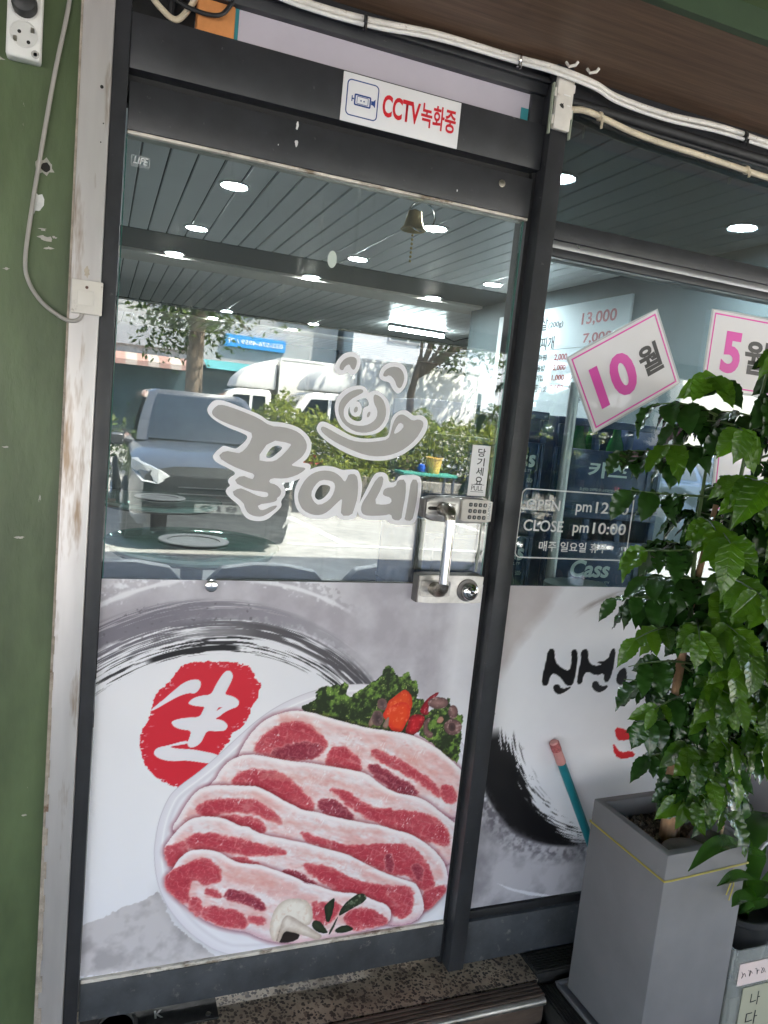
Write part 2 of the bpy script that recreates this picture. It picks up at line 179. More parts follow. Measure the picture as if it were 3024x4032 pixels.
# ------------------------------------------------------------------ outlines of the prints (mm on the shop front)
TR = json.loads("""{"w_kkul":[[193,1411],[197,1421],[205,1431],[217,1435],[236,1432],[263,1424],[292,1416],[312,1409],[329,1398],[352,1399],[375,1397],[398,1391],[414,1381],[427,1368],[432,1352],[430,1335],[423,1321],[412,1312],[429,1312],[435,1306],[432,1295],[421,1283],[406,1272],[389,1266],[368,1263],[377,1254],[381,1243],[379,1233],[371,1222],[375,1212],[368,1201],[356,1190],[347,1180],[334,1174],[315,1173],[298,1177],[286,1190],[278,1207],[258,1221],[246,1233],[247,1243],[256,1250],[249,1257],[251,1267],[268,1278],[245,1289],[222,1298],[213,1307],[213,1316],[229,1333],[235,1337],[257,1332],[264,1333],[280,1349],[286,1361],[274,1367],[238,1377],[210,1390],[197,1401]],"w_kkul_h":[[326,1319],[343,1347],[369,1345],[351,1326],[339,1316]],"g_kkul":[[203,1406],[208,1416],[219,1425],[244,1421],[277,1412],[306,1403],[333,1388],[362,1389],[389,1384],[408,1374],[420,1357],[420,1341],[411,1325],[398,1314],[386,1304],[406,1302],[423,1301],[417,1293],[401,1282],[375,1273],[344,1273],[339,1262],[358,1258],[370,1247],[369,1235],[361,1228],[362,1223],[353,1218],[318,1211],[324,1199],[334,1199],[351,1209],[365,1212],[358,1202],[343,1191],[330,1184],[314,1184],[299,1190],[291,1202],[287,1214],[257,1234],[275,1246],[290,1242],[313,1232],[330,1228],[341,1230],[341,1239],[329,1241],[299,1243],[260,1259],[278,1275],[301,1267],[305,1269],[307,1279],[286,1284],[254,1294],[223,1311],[237,1326],[261,1323],[272,1323],[288,1340],[297,1368],[279,1374],[231,1387],[209,1397]],"g_kkul_h":[[307,1311],[335,1358],[382,1354],[384,1348],[358,1316],[339,1308]],"w_i":[[400,1237],[403,1260],[415,1283],[434,1300],[460,1309],[488,1309],[511,1302],[520,1304],[541,1306],[552,1302],[562,1274],[563,1257],[561,1233],[557,1202],[553,1188],[521,1185],[508,1191],[506,1196],[486,1186],[468,1184],[444,1184],[421,1193],[406,1211]],"w_i_h":[[449,1242],[455,1257],[464,1266],[485,1264],[485,1252],[474,1236],[461,1228],[451,1233]],"g_i":[[409,1238],[414,1256],[425,1277],[441,1291],[461,1298],[485,1298],[505,1289],[518,1274],[523,1283],[526,1294],[545,1295],[552,1273],[553,1239],[548,1215],[543,1197],[516,1195],[516,1222],[516,1237],[503,1224],[484,1203],[467,1194],[447,1194],[425,1203],[413,1220]],"g_i_h":[[439,1243],[447,1263],[461,1277],[486,1276],[496,1268],[495,1249],[485,1230],[462,1216],[447,1225]],"w_ne":[[559,1226],[574,1261],[587,1293],[595,1302],[613,1305],[625,1297],[629,1280],[647,1283],[652,1299],[673,1302],[699,1304],[712,1296],[715,1269],[714,1238],[712,1206],[707,1184],[683,1179],[641,1181],[634,1191],[593,1188],[571,1190],[557,1200]],"g_ne":[[598,1292],[614,1295],[612,1268],[594,1228],[622,1226],[641,1232],[638,1245],[617,1249],[616,1258],[621,1267],[647,1271],[650,1288],[671,1291],[675,1253],[671,1218],[670,1191],[648,1191],[642,1206],[624,1201],[584,1198],[569,1202],[564,1214],[567,1230],[579,1251]],"g_ne2":[[685,1292],[703,1292],[706,1255],[703,1219],[699,1191],[678,1192],[680,1204],[683,1247]],"w_browl":[[469,1537],[476,1554],[490,1569],[510,1574],[525,1568],[530,1554],[528,1536],[519,1522],[507,1521],[501,1527],[490,1517],[476,1520],[469,1529]],"g_browl":[[480,1531],[481,1542],[491,1556],[508,1563],[520,1558],[520,1543],[515,1532],[508,1536],[503,1545],[493,1539],[489,1528]],"w_browr":[[577,1530],[582,1547],[597,1559],[618,1564],[637,1559],[648,1542],[650,1522],[643,1503],[631,1490],[620,1494],[610,1506],[605,1515],[589,1516],[579,1521]],"g_browr":[[586,1528],[591,1542],[608,1552],[627,1551],[638,1539],[641,1523],[634,1503],[624,1506],[617,1522],[603,1532],[593,1526]],"w_nose":[[477,1444],[480,1464],[492,1482],[511,1495],[535,1501],[550,1495],[555,1485],[563,1490],[575,1494],[594,1484],[608,1471],[614,1451],[613,1427],[602,1406],[586,1393],[558,1386],[529,1386],[500,1397],[484,1419]],"w_nose_h":[[545,1473],[555,1471],[561,1456],[547,1451],[545,1438],[547,1420],[533,1417],[517,1423],[510,1434],[512,1448],[522,1460]],"g_nose":[[486,1442],[489,1460],[503,1478],[522,1489],[540,1492],[543,1485],[531,1477],[514,1466],[502,1450],[499,1438],[502,1423],[514,1411],[534,1407],[555,1409],[572,1418],[582,1431],[582,1448],[571,1463],[568,1480],[574,1484],[591,1476],[602,1457],[604,1433],[594,1412],[578,1399],[554,1392],[528,1394],[502,1409],[490,1426]],"w_nl":[[543,1447],[543,1441],[542,1436],[539,1431],[535,1429],[530,1427],[526,1428],[521,1430],[518,1434],[515,1438],[514,1444],[514,1449],[516,1455],[519,1459],[522,1462],[527,1463],[531,1463],[536,1461],[539,1457],[542,1452]],"w_nr":[[574,1436],[574,1431],[572,1426],[569,1422],[566,1420],[561,1418],[557,1419],[553,1421],[549,1424],[547,1429],[546,1434],[546,1439],[547,1444],[550,1448],[554,1450],[558,1451],[562,1451],[567,1449],[570,1446],[573,1441]],"g_nl":[[523,1442],[527,1451],[533,1450],[533,1440],[526,1436]],"g_nr":[[556,1432],[559,1441],[565,1443],[564,1433],[559,1428]],"w_smile":[[439,1388],[441,1401],[449,1410],[464,1408],[486,1399],[508,1389],[533,1380],[566,1379],[594,1385],[615,1389],[618,1414],[619,1435],[634,1451],[652,1456],[667,1449],[676,1443],[690,1448],[706,1443],[714,1432],[713,1413],[704,1394],[684,1370],[660,1351],[628,1335],[592,1329],[556,1331],[520,1340],[487,1354],[458,1370]],"g_smile":[[449,1389],[451,1399],[466,1395],[495,1382],[524,1372],[556,1370],[588,1375],[616,1382],[621,1401],[624,1422],[632,1439],[644,1445],[657,1440],[673,1431],[688,1437],[701,1432],[701,1417],[686,1389],[662,1365],[634,1349],[599,1340],[562,1341],[526,1351],[489,1364],[464,1377]],"g_smile_h":[[628,1395],[630,1408],[640,1426],[654,1418],[643,1403]],"red":[[188,845],[210,848],[238,846],[281,846],[310,842],[329,833],[339,819],[349,800],[364,788],[356,769],[355,751],[344,736],[340,715],[330,697],[322,682],[299,674],[301,653],[285,638],[277,625],[287,630],[286,590],[271,566],[239,548],[200,543],[161,558],[134,581],[113,607],[104,629],[101,656],[97,677],[102,695],[112,706],[114,718],[117,732],[119,747],[123,764],[133,784],[148,795],[158,810],[168,827]],"s1":[[120,741],[140,758],[160,777],[181,797],[199,805],[215,806],[223,799],[223,787],[215,774],[207,772],[199,774],[177,768],[151,753],[130,740],[117,734]],"s2":[[269,815],[277,824],[287,824],[294,814],[293,802],[283,778],[278,767],[296,763],[311,753],[314,744],[309,735],[298,732],[281,724],[270,714],[259,709],[277,706],[289,696],[291,687],[284,678],[264,679],[244,681],[239,669],[232,651],[216,642],[206,644],[201,653],[206,668],[209,684],[188,687],[171,694],[163,705],[167,710],[181,714],[203,716],[225,715],[232,732],[235,740],[218,741],[201,746],[197,751],[208,762],[227,767],[248,768],[256,791]],"s2h":[[262,728],[267,737],[276,737]],"s3":[[129,637],[135,648],[157,651],[201,662],[205,653],[179,650],[161,648],[182,642],[213,639],[239,632],[268,624],[284,612],[287,602],[256,600],[215,610],[193,613],[165,613],[142,621],[131,631]],"plate":[[179,544],[163,515],[149,470],[144,418],[145,377],[153,328],[165,290],[181,255],[208,213],[239,175],[274,142],[305,117],[358,93],[667,73],[784,83],[836,115],[856,133],[899,160],[944,213],[1022,495],[882,636],[805,719],[736,761],[655,779],[564,782],[491,770],[422,744],[369,711],[324,670],[243,590]],"lett":[[463,727],[471,732],[493,740],[498,754],[494,766],[518,780],[539,779],[562,781],[564,790],[576,783],[578,772],[574,751],[592,750],[599,762],[622,773],[645,787],[662,801],[666,819],[680,829],[694,815],[701,797],[718,796],[723,808],[739,808],[741,787],[757,783],[767,771],[763,749],[766,737],[785,733],[793,699],[795,649],[749,634],[661,639],[592,662],[521,689],[470,715]],"lett2":[[847,737],[857,733],[859,718],[886,688],[903,687],[902,668],[904,624],[906,550],[889,558],[845,590],[797,631],[780,638],[788,681],[805,705],[850,709]],"lett3":[[881,619],[901,621],[903,592],[898,561],[892,561],[891,593]],"pep1":[[678,705],[685,732],[705,746],[722,760],[734,761],[751,741],[754,713],[747,701],[730,690],[699,686]],"pep2":[[672,702],[695,719],[716,729],[735,729],[748,714],[752,692],[739,665],[731,647],[702,655],[687,680]],"pep3":[[741,643],[747,677],[755,695],[790,693],[793,671],[779,647],[764,637]],"pep4":[[776,700],[781,718],[798,739],[822,753],[826,747],[808,729],[798,711],[805,692],[790,690]],"mu1":[[855,721],[854,716],[851,712],[844,708],[836,706],[827,706],[818,707],[810,710],[803,714],[798,718],[796,724],[797,728],[801,733],[807,736],[815,738],[824,738],[833,737],[841,735],[848,731],[853,726]],"mu2":[[887,694],[887,689],[885,683],[882,679],[878,677],[874,676],[869,677],[865,680],[861,685],[858,690],[857,696],[857,702],[858,707],[861,711],[865,713],[869,714],[874,713],[879,710],[882,706],[885,700]],"mu3":[[904,653],[903,646],[900,640],[895,635],[888,632],[879,632],[871,633],[863,637],[857,642],[852,649],[850,656],[850,662],[853,668],[859,673],[866,676],[874,676],[882,675],[890,671],[897,666],[901,659]],"mu3h":[[885,654],[885,650],[884,647],[882,644],[879,643],[875,642],[872,643],[868,645],[866,648],[864,651],[863,655],[863,659],[864,662],[866,664],[869,666],[872,666],[876,665],[879,664],[882,661],[884,657]],"mu4":[[792,674],[801,683],[812,681],[803,668],[805,649],[822,642],[821,626],[804,630],[792,647]],"mu5":[[685,725],[685,720],[684,716],[681,712],[677,710],[673,710],[669,711],[665,713],[661,717],[659,721],[658,726],[658,731],[659,735],[662,739],[666,741],[670,741],[674,740],[678,738],[682,734],[684,730]],"mu6":[[679,688],[679,682],[677,676],[674,671],[670,669],[665,668],[660,669],[655,672],[651,677],[648,683],[647,690],[647,696],[649,702],[652,707],[656,709],[661,710],[666,709],[671,706],[675,701],[678,695]],"mu7":[[636,671],[653,712],[660,706],[652,667]],"mu8":[[825,670],[836,688],[849,678],[842,665]],"mu9":[[676,666],[689,692],[695,689],[693,659]],"sl":[[[330,641],[351,676],[383,706],[438,721],[482,716],[535,698],[589,680],[640,665],[692,655],[749,644],[809,617],[863,581],[970,483],[984,382],[690,445],[382,550],[310,585]],[[272,559],[280,580],[302,607],[342,619],[391,608],[452,591],[496,585],[541,573],[577,565],[620,554],[649,544],[673,525],[700,504],[733,486],[755,479],[795,469],[831,450],[868,419],[937,367],[953,242],[757,328],[522,413],[354,485],[252,522],[224,511]],[[184,440],[183,456],[191,468],[206,500],[223,527],[241,543],[270,547],[312,542],[350,538],[370,535],[397,521],[424,503],[452,484],[471,475],[491,462],[529,453],[560,440],[603,427],[655,411],[706,398],[739,383],[776,371],[808,354],[838,333],[866,309],[891,281],[905,258],[918,216],[904,175],[885,152],[857,133],[822,154],[648,254],[502,331],[309,409],[211,421]],[[187,347],[174,373],[167,390],[168,405],[171,410],[184,432],[202,453],[220,467],[246,471],[266,469],[290,464],[316,452],[337,437],[358,434],[374,421],[395,410],[425,399],[444,394],[465,386],[493,378],[537,363],[504,373],[540,360],[583,343],[612,333],[648,312],[682,290],[722,267],[754,251],[792,234],[817,224],[831,207],[842,184],[851,159],[855,136],[834,109],[782,105],[720,124],[596,203],[368,307],[240,351]],[[173,323],[178,335],[186,342],[194,357],[204,374],[223,388],[247,389],[274,384],[299,373],[318,357],[339,344],[365,337],[394,331],[418,319],[451,304],[488,285],[525,260],[547,255],[502,272],[525,260],[547,255],[579,238],[611,226],[652,218],[682,205],[707,189],[738,176],[755,158],[760,139],[756,119],[693,105],[578,101],[523,98],[443,117],[407,136],[379,155],[340,167],[301,184],[259,213],[222,252],[196,277],[177,304]]],"rz":[[[1,[[408,718],[442,705],[472,689],[502,673],[530,653],[519,645],[475,663],[445,679],[410,692]]],[2,[[352,625],[373,660],[406,683],[448,692],[485,682],[516,658],[541,627],[514,599],[449,596],[391,611]]],[3,[[391,615],[432,634],[489,638],[535,620],[507,595],[449,596]]],[2,[[543,611],[566,621],[584,617],[610,597],[627,578],[635,556],[620,554],[589,564],[556,573],[537,582]]],[2,[[652,600],[664,606],[697,591],[737,573],[775,548],[810,523],[839,502],[861,484],[867,461],[850,466],[824,490],[788,516],[743,541],[710,559],[676,580]]],[3,[[647,561],[662,569],[688,555],[719,534],[749,516],[780,497],[803,473],[767,476],[733,492],[699,511],[672,535]]],[2,[[860,490],[880,495],[902,480],[917,436],[869,448]]],[1,[[703,618],[753,596],[805,561],[852,526],[840,521],[773,558],[722,592]]]],[[2,[[306,556],[331,576],[380,576],[423,565],[462,535],[502,494],[523,461],[490,457],[444,492],[384,527],[327,540]]],[2,[[553,513],[573,508],[601,497],[625,481],[656,458],[695,443],[739,438],[782,428],[816,419],[848,406],[879,382],[904,352],[906,313],[872,332],[831,343],[783,369],[736,386],[705,404],[672,419],[641,440],[610,463],[580,491]]],[3,[[526,482],[542,487],[570,481],[594,461],[616,439],[631,421],[603,424],[568,439],[540,453]]],[1,[[377,571],[455,557],[509,550],[564,537],[622,512],[682,484],[697,474],[653,487],[594,512],[538,528],[457,540],[378,555]]]],[[2,[[233,492],[244,504],[277,509],[314,508],[352,501],[384,490],[411,471],[440,441],[438,433],[408,444],[368,468],[329,477],[292,474],[260,472],[241,478]]],[2,[[285,466],[310,464],[343,459],[371,457],[390,441],[401,421],[395,412],[371,424],[352,436],[332,439],[313,453]]],[2,[[489,404],[509,397],[538,384],[572,368],[610,356],[653,348],[697,346],[741,343],[780,335],[813,315],[837,288],[856,261],[869,229],[875,204],[858,194],[838,203],[816,234],[783,256],[744,258],[725,271],[691,289],[654,312],[618,333],[582,349],[540,363],[505,384]]],[3,[[724,308],[738,319],[750,284],[747,261],[731,272]]],[3,[[802,278],[824,275],[839,252],[836,222],[815,246]]],[2,[[849,193],[879,200],[903,206],[915,186],[884,153],[858,136],[849,165]]],[1,[[412,452],[465,441],[521,421],[577,407],[634,398],[692,385],[708,375],[635,383],[550,401],[467,422],[414,436]]],[1,[[264,528],[313,526],[351,520],[377,510],[352,512],[301,520]]]],[[2,[[209,413],[218,423],[244,428],[279,422],[309,412],[348,400],[387,384],[427,371],[460,353],[442,350],[402,356],[363,360],[325,370],[286,383],[252,390],[227,393]]],[2,[[167,403],[179,401],[195,410],[209,411],[220,393],[209,379],[195,365],[188,350],[176,367]]],[2,[[318,357],[343,357],[370,345],[397,331],[365,337],[339,345]]],[2,[[500,320],[531,313],[568,300],[603,281],[636,259],[673,242],[715,230],[763,222],[800,215],[814,198],[820,169],[815,140],[798,121],[763,139],[755,158],[729,179],[701,190],[676,206],[646,222],[617,228],[587,242],[557,267],[522,292]]],[3,[[448,307],[472,305],[500,292],[530,268],[547,257],[519,263],[488,285]]],[1,[[472,366],[528,345],[585,323],[643,304],[698,280],[674,283],[615,305],[543,329],[473,351]]]],[[2,[[173,323],[183,337],[201,348],[225,356],[249,363],[268,359],[289,345],[301,321],[302,302],[278,295],[258,298],[252,312],[235,312],[229,296],[230,277],[234,252],[222,254],[196,280],[178,304]]],[1,[[290,331],[328,329],[366,321],[407,302],[443,280],[449,268],[423,260],[391,273],[356,286],[322,299]]],[3,[[312,268],[332,275],[358,264],[388,246],[410,228],[419,210],[406,208],[374,228],[342,244],[321,253]]],[2,[[262,234],[282,240],[313,227],[336,218],[363,205],[377,186],[373,164],[339,172],[300,193],[264,215]]],[2,[[376,197],[408,189],[425,172],[404,170],[382,182]]],[2,[[232,250],[238,271],[256,260],[262,237],[262,213],[235,239]]],[2,[[269,285],[289,280],[310,260],[295,257],[275,268]]],[2,[[624,155],[645,172],[674,172],[710,159],[739,136],[753,122],[736,116],[692,114],[662,114],[643,131]]],[2,[[537,212],[563,202],[597,200],[618,188],[606,164],[588,140],[554,152],[540,177]]]]],"mush":[[432,149],[433,177],[443,209],[460,226],[484,229],[515,223],[533,204],[544,176],[538,145],[513,152],[485,163],[466,160],[457,144],[454,115],[443,121]],"mush2":[[465,177],[477,188],[512,161],[559,124],[575,110],[561,101],[532,117],[487,139],[470,142],[462,112],[454,115],[461,161]],"mdark":[[447,132],[450,160],[466,166],[503,143],[516,117],[490,107],[457,113]],"lf":[[[574,175],[569,193],[580,203],[595,215],[598,203],[595,174],[588,146],[579,150]],[[609,160],[618,185],[639,206],[664,217],[679,211],[686,196],[670,186],[645,175],[623,164]],[[541,142],[545,162],[565,153],[584,126],[588,115],[562,121]],[[602,120],[618,132],[643,131],[662,114],[620,110]],[[587,114],[609,160],[612,158],[595,112]]],"wash":[[-3,107],[-7,234],[34,245],[82,266],[132,280],[160,298],[202,203],[319,91]],"arcin":[[7,776],[100,835],[224,870],[322,871],[428,843],[505,777]],"arcout":[[2,935],[62,977],[151,1007],[277,1025],[413,1013],[523,972]],"arc_r":[[505,777],[645,802]],"t_sin":[[[1137,859],[1158,862],[1164,825],[1189,805],[1217,795],[1219,827],[1211,856],[1233,858],[1239,815],[1236,768],[1231,753],[1210,755],[1193,776],[1165,793],[1154,780],[1152,757],[1135,756],[1129,778],[1135,818]],[[1168,756],[1186,761],[1198,744],[1233,753],[1214,737],[1191,729],[1174,739]],[[1244,855],[1268,859],[1273,823],[1295,808],[1326,812],[1297,819],[1339,824],[1346,857],[1361,858],[1364,812],[1355,761],[1336,760],[1333,788],[1307,779],[1274,795],[1263,779],[1264,759],[1246,756],[1244,786],[1249,826]],[[1296,761],[1313,766],[1326,748],[1356,751],[1343,735],[1321,729],[1299,743]],[[1376,761],[1380,788],[1397,802],[1409,796],[1416,762],[1396,746]]],"t_red":[[[1395,624],[1440,615],[1481,588],[1432,579],[1409,586]],[[1395,581],[1431,542],[1466,549],[1491,531],[1441,522],[1410,537]],[[1531,635],[1561,633],[1570,563],[1543,572]],[[1644,616],[1657,609],[1654,583],[1645,590]],[[1876,616],[1904,621],[1914,574],[1890,569]]],"ink_in":[[1085,542],[1137,449],[1229,367],[1335,306]],"ink_out":[[967,516],[981,457],[1034,358],[1172,300],[1311,278]],"blob1":[[1008,575],[1036,579],[1066,568],[1085,543],[1097,507],[1095,472],[1105,447],[1086,449],[1063,475],[1044,500],[1032,535],[1014,557]],"blob2":[[973,705],[989,695],[998,675],[981,665],[977,608],[972,591],[970,665]],"scratch":[[1070,187],[1126,162],[1181,145],[1266,120],[1260,117],[1176,136],[1113,161]]}""")
MENU = [('13,000', 2.624, 2.262, 2.159, 2.248), ('겹살', 3.205, 3.031, 2.167, 2.26), ('(200g)', 3.019, 2.835, 2.171, 2.219), ('7,000', 2.585, 2.286, 2.042, 2.113), ('치찌개', 3.185, 2.919, 2.029, 2.121), ('계란찜', 3.16, 2.992, 1.948, 1.997), ('2,000', 2.895, 2.74, 1.944, 1.993), ('볶음밥', 3.166, 2.994, 1.878, 1.924), ('2,000', 2.895, 2.742, 1.876, 1.918), ('공기밥', 3.161, 2.995, 1.808, 1.853), ('1,000', 2.894, 2.743, 1.806, 1.85), ('모듬버섯', 3.163, 2.943, 1.731, 1.784), ('2,000', 2.9, 2.744, 1.735, 1.782), ('카스', 2.673, 2.547, 1.805, 1.853), ('막걸리', 2.671, 2.493, 1.732, 1.785), ('음료수', 2.67, 2.511, 1.661, 1.709)]
# ------------------------------------------------------------------ painting of the two printed films
def vnoise(X, Y, seed):
    """smooth value noise on arrays"""
    r = np.random.RandomState(seed); T = r.rand(64, 64)
    xi = np.floor(X).astype(int); yi = np.floor(Y).astype(int); fx = X - xi; fy = Y - yi
    fx = fx*fx*(3-2*fx); fy = fy*fy*(3-2*fy); a = xi & 63; b = yi & 63; c = (xi+1) & 63; d = (yi+1) & 63
    return (T[a, b]*(1-fx)+T[c, b]*fx)*(1-fy)+(T[a, d]*(1-fx)+T[c, d]*fx)*fy
def fbm(X, Y, s, seed, o=4):
    v = 0; amp = .5; tot = 0
    for k in range(o):
        v = v + amp*vnoise(X/s*2**k+17.3*k, Y/s*2**k+5.1*k, seed+k); tot += amp; amp *= .55
    return v/tot
def smooth(pts, n=3):
    P = np.array(pts, float)
    for _ in range(n):
        Q = np.roll(P, -1, 0); P = np.stack([.75*P+.25*Q, .25*P+.75*Q], 1).reshape(-1, 2)
    return P
class Canvas:
    """flat print: colours over a grid of points on the sheet (mm)"""
    def __init__(s, x0, x1, z0, z1, step):
        nx = int((x1-x0)/step)+1; nz = int((z1-z0)/step)+1
        s.xs = np.linspace(x0, x1, nx); s.zs = np.linspace(z0, z1, nz)
        s.X, s.Z = np.meshgrid(s.xs, s.zs); s.C = np.zeros((nz, nx, 3)); s.step = step
    def sd(s, pts, n=2, wob=0, ws=12, seed=1, margin=25):
        """signed distance to a closed outline (positive inside), cropped to its box"""
        P = smooth(pts, n) if n else np.array(pts, float)
        m = margin+wob
        i0, i1 = np.searchsorted(s.xs, [P[:, 0].min()-m, P[:, 0].max()+m]); j0, j1 = np.searchsorted(s.zs, [P[:, 1].min()-m, P[:, 1].max()+m])
        sl = (slice(j0, j1), slice(i0, i1)); X = s.X[sl]; Z = s.Z[sl]
        if X.size == 0: return sl, X
        if wob:
            X = X+wob*2*(fbm(X, Z, ws, seed)-.5); Z = Z+wob*2*(fbm(s.X[sl], Z, ws, seed+50)-.5)
        d = np.full(X.shape, 1e9); ins = np.zeros(X.shape, bool); Q = np.roll(P, -1, 0)
        for (ax, az), (bx, bz) in zip(P, Q):
            ex, ez = bx-ax, bz-az; L = ex*ex+ez*ez+1e-9
            t = np.clip(((X-ax)*ex+(Z-az)*ez)/L, 0, 1)
            d = np.minimum(d, (X-ax-t*ex)**2+(Z-az-t*ez)**2)
            if az != bz:
                ins ^= ((az > Z) != (bz > Z)) & (X < ex*(Z-az)/(bz-az)+ax)
        d = np.sqrt(d)
        return sl, np.where(ins, d, -d)
    def put(s, sl, mask, col):
        m = mask[..., None]; s.C[sl] = s.C[sl]*(1-m)+np.asarray(col, float)*m
    def fill(s, pts, col, soft=.8, n=2, wob=0, ws=12, seed=1, a=1.):
        sl, d = s.sd(pts, n, wob, ws, seed)
        if d.size: s.put(sl, np.clip(d/soft+.5, 0, 1)*a, col)
        return sl, d
def mixc(a, b, t): return np.asarray(a, float)*(1-t[..., None])+np.asarray(b, float)*t[..., None]
def brush_arc(cv, c, r0, r1, th0, th1, seed, ink, bias, stop=1.):
    """dry brush: streaks that follow a circle"""
    dx = cv.X-c[0]; dz = cv.Z-c[1]; r = np.hypot(dx, dz); th = np.degrees(np.arctan2(dz, dx))
    t = (r-r0)/(r1-r0)+.035*(fbm(th, r*0, 16, seed+9)-.5)*4
    st = .6*fbm(r, th, 3.2, seed, 3)+.4*fbm(r*1.0, th*.30*3, 7., seed+5, 3)
    st = .55*vnoise(r/1.9, th/7., seed)+.3*vnoise(r/4.5, th/13., seed+1)+.15*vnoise(r/1.2, th/1.6, seed+2)
    inside = (t > 0) & (t < 1) & (th > th0) & (th < th1)
    return t, st, inside, th, r
def meat(cv):
    """slices of pork belly, back to front"""
    X, Z = cv.X, cv.Z
    for i, P in enumerate(TR['sl']):
        # shade thrown on what lies behind
        sl, d = cv.sd(P, 1, 0, margin=30)
        sh = np.clip(1+d/13., 0, 1)**1.5*(d < 0)*.62
        edge = cv.C[sl]; cv.C[sl] = edge*(1-sh[..., None]*np.array([.45, .78, .70]))
        sl, d = cv.sd(P, 1, 1.2, 9, 40+i)
        x = X[sl]; z = Z[sl]
        m = np.clip(d/.9+.5, 0, 1)
        ua = x*.93-z*.36; va = x*.36+z*.93
        n1 = fbm(ua/2.2, va, 26, 60+i); n2 = fbm(ua/2, va, 8, 70+i, 3)
        col = mixc((240, 228, 231), (232, 186, 184), np.clip((n1-.38)*2.8, 0, 1)*np.clip((d-4)/14., 0, 1))
        col = mixc(col, (222, 160, 158), np.clip((n2-.55)*2.4, 0, 1)*np.clip((d-9)/14., 0, 1)*.75)
        col *= (.965+.07*fbm(ua/3, va, 4, 80+i, 2))[..., None]
        cv.put(sl, m, np.clip(col, 0, 255))
        wet = np.clip((vnoise(ua/3., va/7., 330+i)-.74)*6, 0, 1)*np.clip((fbm(x, z, 34, 340+i, 2)-.52)*7, 0, 1)*np.clip((d-8)/8, 0, 1)
        cv.put(sl, m*wet*.8, (252, 247, 248))
        # rim of clean white fat along the top, catching the light
        gz = np.clip(-np.gradient(d, axis=0)/cv.step, -1, 1); wd = 4+9*fbm(ua/3, va, 18, 360+i, 2)
        cv.put(sl, m*np.clip(1-abs(d-wd*.7)/wd, 0, 1)*.75*np.clip(gz, 0, 1), (250, 243, 245))
        cv.C[sl] = cv.C[sl]*(1-(m*np.clip(1-d/16., 0, 1)*np.clip(-gz, 0, 1))[..., None]*np.array([.12, .26, .22]))
        for k, (kind, q) in enumerate(TR['rz'][i]):
            s2, e = cv.sd(q, 2, 4.5 if kind > 1 else 8, 15, 100+i*10+k)
            if not e.size: continue
            x2, z2 = X[s2], Z[s2]; u2 = x2*.93-z2*.36; v2 = x2*.36+z2*.93
            e = e+3.5*(fbm(u2/1.5, v2, 6, 150+k, 3)-.5)*2+6.5
            g = fbm(u2/2.2, v2, 24, 200+i*10+k, 3); f = fbm(u2/1.6, v2, 6, 230+i*10+k, 2); fine = fbm(x2, z2, 3.6, 250+k, 2)
            if kind == 1:
                cv.put(s2, np.clip(e/15., 0, 1)*(.45+.5*(f-.3)), (226, 158, 150)); continue
            deep = {2: (182, 54, 70), 3: (132, 38, 58)}[kind]; mid_ = {2: (208, 98, 106), 3: (172, 74, 88)}[kind]
            tt = np.clip((e-3)/9., 0, 1)*np.clip(.55+1.5*(g-.32), 0, 1)
            cc = mixc((228, 158, 156), mid_, np.clip((e-1)/6., 0, 1)); cc = mixc(cc, deep, tt)
            web = np.abs(vnoise(u2/9.+.05*v2, v2/7., 260+k)-.5)*2; web2 = np.abs(vnoise(u2/22., v2/12., 290+k)-.5)*2
            cc = mixc(cc, (236, 182, 180), np.clip(1-web*5, 0, 1)*.42*np.clip(1.5-e/11., .15, 1)*np.clip((f-.3)*4, 0, 1))
            cc = mixc(cc, (238, 190, 186), np.clip(1-web2*7, 0, 1)*.35)
            cc = mixc(cc, (232, 150, 150), np.clip((fine-.55)*5, 0, 1)*.35)
            gl = np.clip((vnoise(u2/2.4, v2/6., 300+k)-.76)*6, 0, 1)*np.clip((fbm(x2, z2, 30, 320+k, 2)-.55)*7, 0, 1)
            cc = mixc(cc, (250, 232, 234), gl*.85)
            cv.put(s2, np.clip(e/5., 0, 1)*.97, np.clip(cc*(.94+.12*f)[..., None], 0, 255))
